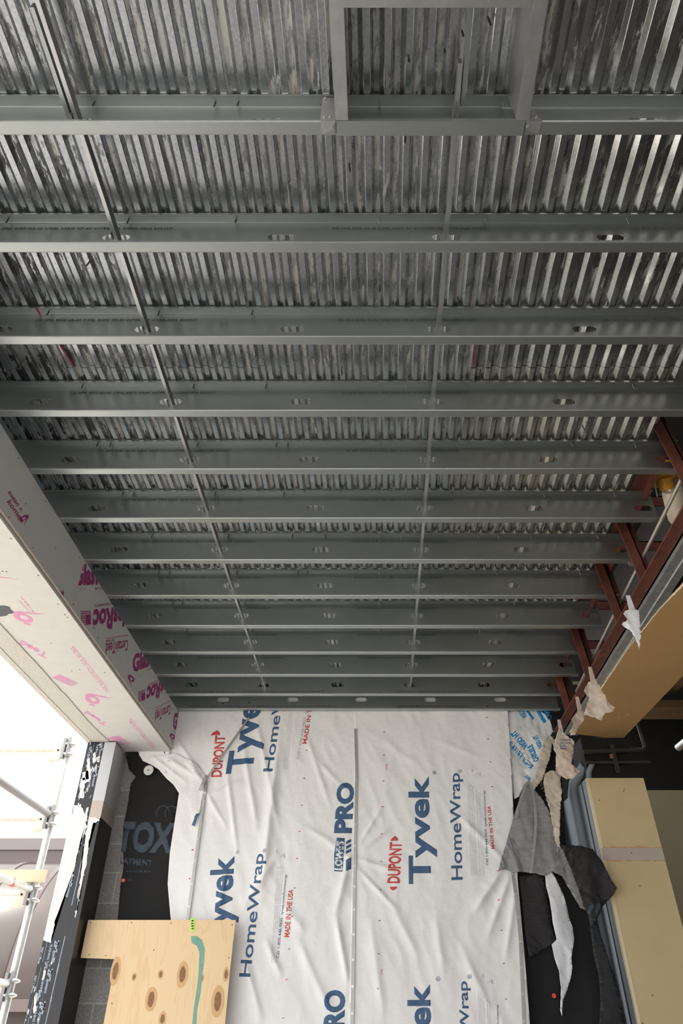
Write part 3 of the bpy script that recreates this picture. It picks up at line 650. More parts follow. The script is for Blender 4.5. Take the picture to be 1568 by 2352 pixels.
# ------------------------------------------------------------------ house wrap
YT = 5.735
def folds(segs, base):
    S_ = []
    for (u1, v1, u2, v2, wd, amp) in segs:
        a, b = onY(u1, v1, YT), onY(u2, v2, YT); S_.append((a.x, a.z, b.x, b.z, wd, amp))
    def hh(x, z):
        t = base(x, z)
        for ax, az, bx, bz, wd, amp in S_:
            dx, dz = bx - ax, bz - az; L2 = dx * dx + dz * dz; s_ = max(-.1, min(1.1, ((x - ax) * dx + (z - az) * dz) / L2))
            ex, ez = x - ax - s_ * dx, z - az - s_ * dz; d = math.hypot(ex, ez)
            if d > wd * 4: continue
            e_ = min(1, max(0, s_ + .1) * 3, max(0, 1.1 - s_) * 3); t += 1.3 * amp * e_ * math.exp(-(d / wd) ** 1.5)
        return t
    return hh
fold_list = [
    (640, 1700, 600, 2050, .035, .022), (560, 1720, 590, 1900, .02, .014), (520, 1760, 545, 1960, .015, .012), (590, 1660, 640, 1900, .02, .012),
    (700, 1680, 760, 1860, .02, .008), (770, 2100, 806, 1960, .025, .016), (772, 2110, 800, 2260, .022, .020), (806, 1975, 745, 1930, .012, .008),
    (806, 2010, 720, 2060, .012, .008), (650, 2080, 700, 2140, .03, .012), (610, 2160, 645, 2240, .02, .014), (560, 2200, 600, 2340, .025, .018), (680, 2150, 760, 2330, .03, .012),
    (825, 1955, 900, 1900, .012, .012), (825, 1975, 905, 2000, .012, .012), (825, 1940, 880, 1850, .012, .009), (825, 2000, 910, 2090, .014, .012), (822, 1870, 900, 1815, .012, .007),
    (1050, 1870, 1170, 1990, .02, .010), (1150, 2000, 1090, 2090, .025, .020), (1170, 2010, 1120, 2150, .02, .014), (1185, 2030, 1160, 2200, .018, .012), (1060, 2180, 1130, 2330, .03, .012),
    (900, 2080, 960, 2200, .03, .008), (850, 2120, 880, 2330, .03, .010), (1000, 2100, 1020, 2260, .03, .008), (640, 1960, 560, 2080, .03, .012), (520, 2000, 500, 2100, .02, .010),
    (480, 1830, 560, 1790, .015, .010), (470, 1815, 520, 1900, .015, .010), (430, 1750, 470, 1800, .015, .014), (380, 1740, 460, 1790, .015, .012), (400, 1690, 460, 1780, .012, .010), (345, 1735, 430, 1800, .012, .009),
    (700, 1900, 790, 1950, .02, .008), (730, 1750, 800, 1820, .02, .006), (880, 1700, 960, 1760, .03, .005), (1000, 1700, 1100, 1740, .03, .005)]
base = lambda x, z: .0055 * noise.noise(Vector((x * 5, z * 2.2, 1.))) + .0035 * (1 - 2 * abs(noise.noise(Vector((x * 9 + z * 3, z * 5, 7.))))) + .0016 * noise.noise(Vector((x * 26 - z * 9, z * 24, 3.))) + .0008 * noise.noise(Vector((x * 70, z * 70, 3.)))
hT = folds(fold_list, base)
CUT = .0135
TY, HW, MU = glyphs('Tyvek', .03, 4), glyphs('HomeWrap', .012, 4), glyphs('MADE IN THE USA', .022, 3)
CALL = glyphs('Call 1-800-448-9835  tyvek.com/homewrap', .004, 2); DP = glyphs('DUPONT', .03, 3); PR = glyphs('PRO', .05, 4); LW = glyphs("LOWE'S", .05, 3)
LEG = [glyphs('Installation must follow the manufacturer instructions for weather barriers and local building code', .0, 1), ]
TRI = icon([[(.5, 1), (.42, .86), (.12, .18), (0, .0)], [(0, 0), (.12, .18), (.88, .18), (1, 0)], [(1, 0), (.88, .18), (.42, .86), (.5, 1)]])
ring_o = ring_pts(.5, .5, .5, .5, 0, 2 * math.pi, 18); ring_i = ring_pts(.5, .5, .41, .41, 0, 2 * math.pi, 18)
CIR = icon([[ring_o[k], ring_o[k + 1], ring_i[k + 1], ring_i[k]] for k in range(18)])
LOZ = icon([[(.0, .12), (.0, .88), (.08, .88), (.5, 1.0), (.92, .88), (1, .88), (1, .12)]])
def fl(gd): return [(x, 1 - y) for x, y in gd[0]], gd[1]
def wrap_tools(mb, clips):
    def P(gd, a, b, c, m='navy', eps=.0016, f=True): put(mb, fl(gd) if f else gd, onY(*a, YT), onY(*b, YT), onY(*c, YT), m, (0, -1, 0), eps, clips, CUT, hT)
    def col(top, bot, x_in=None): pass
    return P
# sheet 1 (left of the middle batten)
e_l = MB()
poly = [(300, 1700), (420, 1599), (820, 1599), (818, 1700), (814, 1900), (810, 2120), (806, 2400), (380, 2400), (392, 2112), (385, 2030), (390, 1960), (402, 1880), (411, 1822), (398, 1802), (382, 1788), (365, 1768), (348, 1757), (328, 1748), (320, 1735), (316, 1722), (304, 1716)]
sheet(e_l, poly, YT, 'tyvek', CUT, hT, .0)
cl = [(onY(815, 1640, YT), Vector((1, 0, .0)))]
P = wrap_tools(e_l, cl)
P(TY, (518, 1779), (551, 1575), (598, 1773)); P(HW, (604, 1773), (640, 1530), (633, 1774)); P(MU, (694, 1709), (716, 1575), (704, 1709), 'red')
P(CALL, (680, 1744), (716, 1545), (688, 1745), 'greyprint')
P(DP, (484, 1785), (494, 1690), (509, 1785), 'red')
P(icon([[(0, 0), (1, 0), (.85, .6), (.5, 1), (.15, .6)]]), (483, 1689), (505, 1689), (488, 1678), 'red', f=False)
P(TY, (470, 2175), (485, 1969), (545, 2170)); P(HW, (549, 2243), (583, 1961), (583, 2245)); P(RG, (603, 1960), (604, 1951), (611, 1960)); P(RG, (541, 1962), (542, 1952), (548, 1962), 'greyprint')
P(MU, (652, 2152), (662, 2043), (664, 2153), 'red'); P(CALL, (634, 2201), (653, 2009), (642, 2201), 'navy')
P(TRI, (654, 1971), (653, 1961), (644, 1972), 'greyprint', f=False); P(glyphs('USA', .01, 2), (633, 1962), (634, 1952), (637, 1962), 'greyprint')
for du in (0, 4, 8, 12): P(LEG[0], (622 + du * .9, 2212), (636 + du, 1990), (624.5 + du * .9, 2212), 'greyprint')
for du in (0, 4, 8): P(LEG[0], (650 + du, 1768), (664 + du, 1630), (652 + du, 1768), 'greyprint')
P(PR, (766, 1914), (774, 1798), (808, 1914)); P(LOZ, (764, 2001), (770, 1924), (789, 2003)); P(LW, (767, 1998), (772, 1931), (786, 2000), 'tyvek', .0024)
P(PR, (740, 2355 + 40), (745, 2274), (790, 2395))
for k in range(4):
    a = 1976 - (0 if k == 0 else 10 + k * 11); b = a + (26 if k == 0 else 7) ; P(icon([[(0, 0), (1, .0), (1, 1), (.0, 1)]]), (794, b), (794, a), (806, b - 6))
for v0, du in ((1788, 0), (1850, 0), (1910, 0), (1972, 0), (2040, 0), (2105, 0), (2180, 0), (2250, 0), (2338, 0), (1724, 0)):
    u0 = 704 - (v0 - 1724) * .088; P(LN, (u0 - 2, v0 + 1), (u0 + 2, v0 + 1), (u0 - 2, v0 - 1), 'red')
P(glyphs('HomeWrap', .012, 4), (280, 1731), (386, 1731), (281, 1708), f=False); P(RG, (388, 1733), (395, 1733), (388, 1725))
P(LN, (378, 1776), (384, 1776), (378, 1769), 'greyprint'); P(LN, (434, 1793), (437, 1793), (434, 1791), 'red')
for v0 in (1954, 2020): P(LN, (441 - (v0 - 1950) * .1, v0), (444 - (v0 - 1950) * .1, v0), (441 - (v0 - 1950) * .1, v0 - 3), 'red')
e_l.build('house_wrap_sheet', None, 'wrinkled white printed house wrap left of the middle batten', 'house wrap', 'house wrap sheets on the back wall', solid=.0006)
# sheet 2
e_r = MB()
poly = [(812, 1599), (1164, 1599), (1170, 1690), (1176, 1800), (1180, 1900), (1190, 2040), (1203, 2180), (1212, 2290), (1220, 2400), (800, 2400), (806, 2120), (812, 1900), (815, 1700)]
YR = YT
sheet(e_r, poly, YT - .006, 'tyvek', CUT, hT, .0)
cl = [(onY(1175, 1800, YT), Vector((1, 0, -.05)))]
mbx = e_r
def P(gd, a, b, c, m='navy', eps=.0078, f=True): put(e_r, fl(gd) if f else gd, onY(*a, YT), onY(*b, YT), onY(*c, YT), m, (0, -1, 0), eps, cl, CUT, hT)
P(TY, (938, 2031), (937, 1784), (1006 - 1, 2014 + 17)); P(HW, (1036, 2022), (1031, 1777), (1070, 2021)); P(RG, (993, 1780), (993, 1771), (1001, 1780)); P(RG, (1052, 1776), (1052, 1768), (1060, 1776))
P(DP, (888, 2029), (894, 1935), (918, 2029), 'red'); P(icon([[(0, 0), (1, 0), (.85, .6), (.5, 1), (.15, .6)]]), (896, 1932), (914, 1931), (898, 1921), 'red', f=False); P(icon([[(0, 0), (1, 0), (.85, .6), (.5, 1), (.15, .6)]]), (912, 2037), (895, 2037), (910, 2046), 'red', f=False)
P(MU, (1127, 1951), (1118, 1852), (1135, 1951), 'red'); P(CALL, (1115, 1988), (1108, 1817), (1122, 1988), 'navy')
P(TRI, (1103, 1784), (1102, 1775), (1093, 1785), 'greyprint', f=False); P(glyphs('USA', .01, 2), (1082, 1775), (1082, 1767), (1086, 1775), 'greyprint')
for du in (0, 4, 8, 12, 20, 25, 29): P(LEG[0], (1081 + du, 2010), (1072 + du * .95, 1795 + du), (1083.5 + du, 2010), 'greyprint')
P(TY, (938, 2510), (934, 2261), (1012, 2510)); P(HW, (1062, 2510), (1051, 2254), (1092, 2510)); P(RG, (1000, 2254), (1000, 2243), (1010, 2254)); P(RG, (1072, 2249), (1072, 2238), (1082, 2249))
P(CALL, (1145, 2500), (1138, 2308), (1152, 2500), 'navy'); P(TRI, (1130, 2260), (1129, 2250), (1118, 2261), 'greyprint', f=False); P(glyphs('USA', .01, 2), (1106, 2248), (1106, 2237), (1111, 2248), 'greyprint')
for du in (0, 4, 8, 12, 20, 25): P(LEG[0], (1106 + du, 2510), (1096 + du, 2275 + du), (1108.5 + du, 2510), 'greyprint')
for v0, u0 in ((1682, 882), (1735, 881), (1795, 880), (1854, 878), (1917, 876), (1979, 875), (2044, 873), (2115, 871), (2191, 869), (2271, 867), (1649, 1117), (1699, 1120), (1751, 1125), (1808, 1129), (2001, 1142), (2068, 1144), (2137, 1151), (2213, 1156), (2295, 1161)):
    P(LN, (u0 - 2, v0 + 1), (u0 + 2, v0 + 1), (u0 - 2, v0 - 1), 'red')
for v0, u0 in ((1770, 888), (2240, 877)): P(glyphs('113/YB5', .01, 2), (u0 - 3, v0), (u0 - 3, v0 - 14), (u0 + 1, v0), 'red')
e_r.build('house_wrap_sheet', None, 'white printed house wrap right of the middle batten', 'house wrap', 'house wrap sheets on the back wall', solid=.0006)
# upper left flap of wrap over the corner
def batten(pts, label, screws, wd=.022, name='termination_bar', lift=.010, mb_m='bar'):
    e = empty(name, (0, 0, 0), label, 'metal strip', 'fastening strips over the wrap'); P_ = []
    for u, v in pts:
        p = onY(u, v, YT); p.y -= lift + hT(p.x, p.z) * .9 + .006; P_.append(p)
    mb = MB(); vs = []
    for i, p in enumerate(P_):
        d = (P_[min(i + 1, len(P_) - 1)] - P_[max(i - 1, 0)]).normalized(); q = d.cross(Vector((0, 1, 0))).normalized() * wd / 2
        vs += [p - q, p + q, p + q + Vector((0, .003, 0)), p - q + Vector((0, .003, 0))]
    fs = [(4 * i + k, 4 * i + (k + 1) % 4, 4 * i + 4 + (k + 1) % 4, 4 * i + 4 + k) for i in range(len(P_) - 1) for k in range(4)] + [(0, 1, 2, 3), tuple(4 * (len(P_) - 1) + k for k in (3, 2, 1, 0))]
    mb.add(vs, fs, mb_m); mb.build('strip', e)
    L = [0]
    for i in range(1, len(P_)): L.append(L[-1] + (P_[i] - P_[i - 1]).length)
    for (u, v) in screws:
        q = onY(u, v, YT); best = min(range(len(P_) - 1), key=lambda i: (P_[i].lerp(P_[i + 1], .5) - q).length)
        a, b = P_[best], P_[best + 1]; t = max(0, min(1, (q - a).dot(b - a) / (b - a).length_squared)); p = a.lerp(b, t)
        s_ = MB(); s_.tube([p, p + Vector((0, -.002, 0))], .009, 'screw_l', 12); s_.tube([p, p + Vector((0, -.007, 0))], [.0065, .005], 'screw_l', 6, False); s_.build('screw', e)
def line(a, b, n): return [(a[0] + (b[0] - a[0]) * i / n, a[1] + (b[1] - a[1]) * i / n) for i in range(n + 1)]
batten(line((816, 1675), (819, 1790), 4) + line((818, 1800), (807, 2420), 14), 'long upright metal strip with screws between the two house wrap sheets',
       [(815, 1704), (819, 1750), (821, 1796), (819, 1804), (817, 1850), (817, 1896), (816, 1944), (814, 1990), (812, 2037), (811, 2090), (811, 2147), (810, 2205), (808, 2266), (806, 2328)])
batten(line((473, 1795), (471, 1820), 2) + line((470, 1825), (430, 2125), 10), 'upright metal strip with screws along the left edge of the wrap', [(474, 1792), (470, 1835), (464, 1880), (458, 1929), (451, 1979), (444, 2031), (437, 2083)])
batten(line((573, 1650), (478, 1785), 6), 'slanting metal strip crossing the upper lettering', [(571, 1651), (547, 1685), (523, 1719), (499, 1754)], .016, lift=.02)
batten(line((476, 1783), (460, 1818), 3), 'short bent metal strip end at the foot of the slanting strip', [(474, 1791)], .026, lift=.026)
batten(line((1176, 2005), (1190, 2120), 4) + line((1193, 2150), (1205, 2420), 6), 'upright metal strip with screws along the right edge of the wrap', [(1175, 2008), (1181, 2055), (1185, 2107), (1191, 2163), (1194, 2222), (1197, 2283), (1200, 2345)])

mb = MB(); hq = lambda x, z: hT(x, z) + .012 + .006 * noise.noise(Vector((x * 12, z * 9, 4.)))
sheet(mb, [(336, 1742), (348, 1755), (366, 1766), (384, 1787), (398, 1801), (412, 1821), (424, 1828), (434, 1842), (437, 1860), (440, 1885), (446, 1901), (453, 1890), (459, 1868), (463, 1840), (469, 1812), (474, 1786), (452, 1756), (404, 1732)], YT, 'tyvek', CUT, hq, .0012, 3)
def P(gd, a, b, c, m='navy', eps=.002): put(mb, gd, onY(*a, YT), onY(*b, YT), onY(*c, YT), m, (0, -1, 0), eps, [], CUT, hq)
P(LN, (441, 1896), (451, 1870), (447, 1899)); P(LN, (447, 1880), (458, 1872), (447, 1876)); P(TRI, (377, 1776), (385, 1776), (377, 1769), 'greyprint'); P(glyphs('USA', .01, 2), (386, 1751), (393, 1751), (386, 1748), 'greyprint')
mb.build('house_wrap_flap', None, 'torn tongue of white house wrap beside the black felt', 'house wrap', solid=.0008)
# plywood hoarding
yp = 5.62
poly = [(203, 2110), (541, 2113), (528, 2230), (512, 2400), (228, 2400), (266, 2203), (185, 2200)]
mb = MB(); P_ = [onY(u, v, yp) for u, v in poly]; P_[0].z = P_[1].z
bm = bmesh.new(); f = bm.faces.new([bm.verts.new(p) for p in P_]); r = bmesh.ops.extrude_face_region(bm, geom=[f]); bmesh.ops.translate(bm, verts=[v for v in r['geom'] if isinstance(v, bmesh.types.BMVert)], vec=(0, .018, 0)); bmesh.ops.recalc_face_normals(bm, faces=bm.faces[:]); bmesh.ops.triangulate(bm, faces=bm.faces[:])
a, b = bm_data(bm); bm.free(); mb.add(a, b, 'ply')
def blob(u, v, ru, rv, m, eps, seed=0, rag=.15):
    rnd = random.Random(seed); c = onY(u, v, yp); k = (onY(u + 1, v, yp) - c).x; n = 22
    mb.add([(c.x + math.cos(t) * ru * k * (1 + rnd.uniform(-rag, rag)), yp - eps, c.z + math.sin(t) * rv * k * (1 + rnd.uniform(-rag, rag))) for t in [2 * math.pi * i / n for i in range(n)]], [tuple(range(n))], m)
for i, (u, v, ru, rv) in enumerate([(419, 2238, 11, 22), (347, 2295, 12, 20), (265, 2230, 10, 24), (308, 2244, 5, 7), (369, 2238, 6, 8), (462, 2246, 6, 7), (519, 2238, 6, 12), (500, 2300, 13, 26), (373, 2340, 8, 12)]):
    blob(u, v, ru * 1.15, rv * 1.2, 'knot2', .0006, i, .04); blob(u, v, ru * .62, rv * .72, 'knot', .0010, i + 50, .08)
st_ = [(438, 2150), (452, 2150), (464, 2160), (470, 2180), (468, 2210), (464, 2240), (460, 2280), (452, 2320), (448, 2400), (437, 2400), (444, 2320), (452, 2270), (456, 2230), (458, 2190), (452, 2172), (440, 2166)]
mb.add([onY(u, v, yp - .0013) for u, v in st_], [tuple(range(len(st_)))], 'green')
for v in (2112, 2118, 2124, 2130, 2136): blob(442 + (v % 4) * .4, v, 4.5, 4, 'lime', .0016, v, .15)
for u, v in ((208, 2119), (302, 2119), (393, 2120), (533, 2124), (243, 2195), (205, 2193), (525, 2200), (353, 2182), (257, 2305)): blob(u, v, 1.4, 1.4, 'ink', .0015, u)
mb.build('plywood_board', None, 'knotty plywood hoarding with a green spray line at lower left', 'plywood')

# ------------------------------------------------------------------ right side coverings of the back wall
mb = MB(); hf = ripple(.022, 8, 4, 11., .1)
sheet(mb, [(1158, 1590), (1226, 1590), (1236, 1630), (1252, 1642), (1262, 1655), (1270, 1680), (1260, 1695), (1256, 1730), (1249, 1760), (1240, 1785), (1222, 1812), (1216, 1790), (1208, 1800), (1197, 1815), (1192, 1830), (1180, 1836), (1176, 1790)], 5.76, 'film', .018, hf)
def P(gd, a, b, c, m='film_in', eps=.002): put(mb, fl(gd), onY(*a, 5.76), onY(*b, 5.76), onY(*c, 5.76), m, (0, -1, 0), eps, [], .018, hf)
CA = glyphs('CARLISLE', .05, 3); VG = glyphs('ViGO HT', .05, 3)
P(LN, (1218, 1767), (1166, 1712), (1225, 1758)); P(CA, (1218, 1760), (1172, 1708), (1226, 1750), 'film', .0032); P(glyphs('CARLISLE', .02, 3), (1216, 1764), (1168, 1714), (1222, 1756), 'film', .0034)
P(VG, (1203, 1722), (1170, 1688), (1214, 1712)); P(CA, (1258, 1656), (1238, 1618), (1268, 1650)); P(LN, (1248, 1662), (1228, 1630), (1254, 1657)); P(VG, (1200, 1652), (1184, 1630), (1212, 1646)); P(CA, (1226, 1752), (1210, 1715), (1238, 1746)); P(VG, (1236, 1722), (1222, 1694), (1246, 1716)); P(LN, (1222, 1654), (1206, 1634), (1226, 1650)); P(VG, (1214, 1795), (1204, 1784), (1220, 1790))
mb.build('printed_film', None, 'crumpled white film with blue diagonal lettering right of the wrap', 'membrane', solid=.0008)
mb = MB(); sheet(mb, [(1174, 1820), (1200, 1800), (1228, 1802), (1250, 1760), (1262, 1700), (1286, 1715), (1290, 1790), (1296, 1880), (1300, 1960), (1360, 2060), (1400, 2240), (1440, 2400), (1215, 2400), (1206, 2290), (1196, 2180), (1186, 2040), (1178, 1950)], 5.80, 'felt', .04, ripple(.008, 6, 3, 21.))
mb.build('black_underlayment', None, 'black felt behind the torn fabrics on the right', 'underlayment', solid=.001)
mb = MB(); sheet(mb, [(1192, 2012), (1236, 2008), (1248, 2015), (1254, 2045), (1262, 2090), (1268, 2130), (1278, 2160), (1262, 2172), (1236, 2188), (1214, 2200), (1206, 2150)], 5.76, 'darkfab', .03, ripple(.012, 8, 4, 31.), .001, 5)
mb.build('membrane_flap', None, 'dark brownish grey flap beside the right edge of the wrap', 'membrane', 'torn membrane pieces', solid=.0012)
mb = MB(); hg = ripple(.022, 14, 4, 41., .05)
sheet(mb, [(1210, 1797), (1218, 1806), (1240, 1830), (1256, 1855), (1272, 1900), (1288, 1945), (1312, 1990), (1335, 2050), (1344, 2090), (1332, 2085), (1310, 2045), (1290, 2012), (1266, 2002), (1250, 2012), (1228, 2006), (1200, 2003), (1178, 2004), (1160, 1996), (1144, 2001), (1150, 1975), (1164, 1930), (1180, 1870), (1192, 1840), (1200, 1812)], 5.70, 'greyfab', .02, hg, .0015, 6)
mb.build('woven_fabric', None, 'grey woven fabric triangle hanging over the wrap edge', 'fabric', 'torn membrane pieces', solid=.0012)
batten([(1212, 1800), (1200, 1812), (1193, 1835), (1184, 1865), (1180, 1885)], 'short bent metal strip on the left edge of the grey fabric', [(1194, 1836), (1185, 1866)], .02, lift=.07)
batten([(1209, 1800), (1217, 1822), (1223, 1860), (1225, 1900), (1221, 1950), (1213, 2008)], 'curved metal strip with screws down the grey fabric', [(1221, 1853), (1225, 1904), (1220, 1958), (1212, 2008)], .022, lift=.075)
mb = MB(); sheet(mb, [(1250, 2000), (1266, 2002), (1277, 2022), (1291, 2050), (1303, 2085), (1308, 2110), (1315, 2130), (1319, 2155), (1313, 2185), (1311, 2200), (1314, 2225), (1310, 2250), (1302, 2275), (1292, 2300), (1290, 2335), (1286, 2320), (1288, 2270), (1283, 2230), (1272, 2200), (1266, 2170), (1277, 2158), (1268, 2120), (1262, 2070), (1254, 2040)], 5.73, 'whitefab', .02, ripple(.02, 8, 3, 51., .05), .001, 7)
mb.build('white_strip', None, 'ragged white strip of fabric hanging down at lower right', 'fabric', 'torn membrane pieces', solid=.0012)
mb = MB(); sheet(mb, [(1288, 1942), (1330, 1943), (1360, 1950), (1380, 1975), (1390, 1995), (1402, 2020), (1414, 2040), (1408, 2055), (1395, 2070), (1380, 2085), (1372, 2105), (1355, 2132), (1348, 2100), (1338, 2080), (1328, 2040), (1310, 1995), (1296, 1965)], 5.54, 'darkfab', .025, ripple(.03, 7, 4, 61., .05), .002, 8)
yb_ = 5.54
def P(gd, a, b, c, m='felt_print', eps=.004): put(mb, gd, onY(*a, yb_), onY(*b, yb_), onY(*c, yb_), m, (0, -1, 0), eps, [], .025, ripple(.03, 7, 4, 61., .05))
for (cx, cy) in ((1355, 2085), (1372, 2082)):
    gd = icon([[(x * .5 + .5, y * .5 + .5) for x, y in ring_o2] for ring_o2 in [ring_pts(0, 0, .9, .9, 0, math.pi * 2, 12)[:-1]]]); P(gd, (cx - 9, cy + 22), (cx + 6, cy + 14), (cx - 6, cy - 6))
mb.build('membrane_flap', None, 'large black folded membrane flap against the beige column', 'membrane', 'torn membrane pieces', solid=.0015)
mb = MB(); sheet(mb, [(1354, 2130), (1366, 2118), (1380, 2150), (1396, 2200), (1410, 2240), (1425, 2300), (1440, 2400), (1372, 2400), (1378, 2300), (1374, 2240), (1362, 2190)], 5.60, 'darkfab', .03, ripple(.02, 8, 3, 71., .05), .001, 9)
mb.build('membrane_flap', None, 'long dark grey tail hanging to the bottom beside the beige column', 'membrane', 'torn membrane pieces', solid=.0012)
def scrap(poly, y, m, label, seed, amp=.02, jag=.003, name='torn_membrane', hook=None):
    mb = MB()
    if hook:      # pinched neck by which the scrap is caught under the steel
        p = onY(*hook, y); q = Vector((p.x + .005, p.y + .012, 2.022)); k = Vector((.012, 0, 0)); mb.add([p - k * 1.6 - Vector((0, 0, .02)), p + k * 1.6 - Vector((0, 0, .02)), q + k, q - k], [(0, 1, 2, 3)], m)
    sheet(mb, poly, y, m, .015, ripple(amp, 7, 5, seed, .04), jag, int(seed)); return mb.build(name, None, label, 'membrane', 'torn membrane pieces', solid=.0015)
scrap([(1262, 1690), (1270, 1692), (1262, 1740), (1245, 1790), (1226, 1815), (1218, 1812), (1234, 1770), (1240, 1735), (1250, 1700)], 5.68, 'paper', 'narrow folded pale edge beside the blue-lettered film', 81)
scrap([(1282, 1672), (1292, 1682), (1306, 1694), (1318, 1704), (1316, 1730), (1310, 1755), (1322, 1765), (1330, 1772), (1316, 1788), (1300, 1790), (1286, 1778), (1276, 1774), (1276, 1730), (1270, 1722), (1274, 1700)], 5.30, 'torn', 'pale torn membrane scrap hanging from the lower end of the red steel', 82, .03, hook=(1288, 1680))
mb = MB(); hs_ = ripple(.03, 7, 5, 82, .04)
for t_, v_ in (('Evaluation', 1698), ('ESR-', 1712), ('Service', 1705), ('www.', 1719)): put(mb, glyphs(t_, .01, 2), onY(1284, v_ + 4, 5.30), onY(1308 if len(t_) > 4 else 1300, v_ + 5, 5.30), onY(1285, v_ - 1, 5.30), 'navy', (0, -1, 0), .004, [], .015, hs_)
sc_ = [o for o in bpy.data.objects if 'far' in o.get('label', '') or 'lower end of the red steel' in o.get('label', '')]
mb.build('printed_lines', [o for o in sc_ if 'lower end' in o['label']][0])
scrap([(1262, 1690), (1276, 1730), (1280, 1772), (1262, 1770), (1250, 1780), (1248, 1795), (1254, 1830), (1262, 1860), (1270, 1900), (1276, 1940), (1284, 1950), (1284, 1910), (1286, 1860), (1290, 1820), (1286, 1790), (1292, 1775), (1285, 1740), (1275, 1700)], 5.58, 'paper', 'long frayed beige membrane tail left of the blue-grey jamb', 83, .03, .004)
fr = MB()
rnd = random.Random(5)
for k in range(34):
    t = k / 33; u = 1249 + 27 * t + (4 if t > .2 else 0); v = 1790 + 150 * t; p = onY(u, v, 5.56); q = onY(u - rnd.uniform(3, 12), v + rnd.uniform(-2, 8), 5.55); fr.tube([p, p.lerp(q, .5) + Vector((0, -.01, .003)), q], .0009, 'paper', 4, cap=False)
fr.build('frayed_threads', bpy.data.objects['torn_membrane.002'] if 'torn_membrane.002' in bpy.data.objects else None)
p5 = 2.0
mb_e = scrap([(1434, 1404), (1450, 1398), (1466, 1406), (1468, 1440), (1470, 1462), (1468, 1492), (1460, 1470), (1448, 1450), (1434, 1440), (1426, 1434), (1440, 1425), (1430, 1412)], 3.38, 'whitefab', 'small pale scrap caught between the red steel and the tan soffit', 84, .02, hook=(1452, 1402))
scrap([(1344, 1580), (1352, 1566), (1366, 1560), (1374, 1572), (1392, 1610), (1410, 1628), (1404, 1638), (1388, 1640), (1381, 1655), (1364, 1648), (1342, 1642), (1350, 1612), (1354, 1600), (1340, 1588)], 4.33, 'torn', 'large torn membrane scrap hanging over the tan soffit', 85, .03, hook=(1362, 1566))
scrap([(1322, 1640), (1332, 1630), (1340, 1636), (1340, 1655), (1330, 1670), (1318, 1690), (1308, 1690), (1316, 1665), (1312, 1652)], 4.84, 'torn', 'ragged fibrous scrap on the galvanized strip near its far end', 86, .02, hook=(1332, 1636))

# ------------------------------------------------------------------ red steel on the right
def angle_bar(mb, a, b, wd, th, m, up):     # L section
    a, b = Vector(a), Vector(b); d = (b - a).normalized(); up = Vector(up); up = (up - d * up.dot(d)).normalized(); q = d.cross(up).normalized()
    def q4(o, s1, s2): return [o, o + s1, o + s1 + s2, o + s2]
    mb.hexa(q4(a, q * wd, up * th), q4(b, q * wd, up * th), m); mb.hexa(q4(a, q * th, up * wd), q4(b, q * th, up * wd), m)
GR = 'red oxide steel pieces on the right'
RZ = 2.02
def rx(y): return 1.57 + .041 * y
mb = MB(); ya, yb2 = -.5, 5.60
mb.hexa([(rx(ya) - .04, ya, RZ), (rx(ya) + .04, ya, RZ), (rx(ya) + .04, ya, RZ + .009), (rx(ya) - .04, ya, RZ + .009)], [(rx(yb2) - .04, yb2, RZ), (rx(yb2) + .04, yb2, RZ), (rx(yb2) + .04, yb2, RZ + .009), (rx(yb2) - .04, yb2, RZ + .009)], 'rust')
mb.hexa([(rx(ya) + .031, ya, RZ), (rx(ya) + .04, ya, RZ), (rx(ya) + .04, ya, RZ + .08), (rx(ya) + .031, ya, RZ + .08)], [(rx(yb2) + .031, yb2, RZ), (rx(yb2) + .04, yb2, RZ), (rx(yb2) + .04, yb2, RZ + .08), (rx(yb2) + .031, yb2, RZ + .08)], 'rust')
mb.build('steel_angle', None, 'long red oxide steel angle running diagonally down the right side', 'steel framing', GR)
HY = [2.49, 3.24, 3.72, 4.50, 5.15]; HN = ['nearest, in front of the joists', 'second nearest', 'third, middle one', 'fourth', 'farthest, by the back wall']
for i, y in enumerate(HY):
    e = empty('steel_hanger', (0, 0, 0), 'red steel hanger rising from the long angle, ' + HN[i], 'steel framing', 'red hangers above the long angle')
    x = rx(y) - .04; mb = MB()
    zt = 2.64
    lean = -.05
    a = [(x, y, RZ + .009), (x + .062, y, RZ + .009), (x + .062, y + .007, RZ + .009), (x, y + .007, RZ + .009)]; b = [(p[0] + lean, p[1], zt) for p in a]; mb.hexa(a, b, 'rust')
    a = [(x + .055, y, RZ + .009), (x + .062, y, RZ + .009), (x + .062, y + .062, RZ + .009), (x + .055, y + .062, RZ + .009)]; b = [(p[0] + lean, p[1], zt) for p in a]; mb.hexa(a, b, 'rust')
    mb.build('upright', e)
    mb = MB(); a = [(x + .055, y + .064, RZ + .009), (x + .125, y + .064, RZ + .009), (x + .125, y + .071, RZ + .009), (x + .055, y + .071, RZ + .009)]; b = [(p[0] + lean, p[1], zt) for p in a]; mb.hexa(a, b, 'rust'); mb.build('rear_plate', e)
    mb = MB(); mb.box((x + lean, y + .008, zt - .075), (2.19, y + .016, zt), 'rust'); mb.box((x + lean, y + .008, zt - .008), (2.19, y + .07, zt), 'rust'); mb.build('outrigger', e)
    mb = MB(); mb.box((x + .085, y + .01, RZ + .05), (2.19, y + .018, RZ + .12), 'rust'); mb.build('tie', e)
    mb = MB()
    mb.hexa([(x + .10, y + .03, RZ + .05), (x + .16, y + .03, RZ + .05), (x + .16, y + .038, RZ + .05), (x + .10, y + .038, RZ + .05)], [(x + .42, y + .03, zt - .1), (x + .48, y + .03, zt - .1), (x + .48, y + .038, zt - .1), (x + .42, y + .038, zt - .1)], 'rust'); mb.build('brace', e)
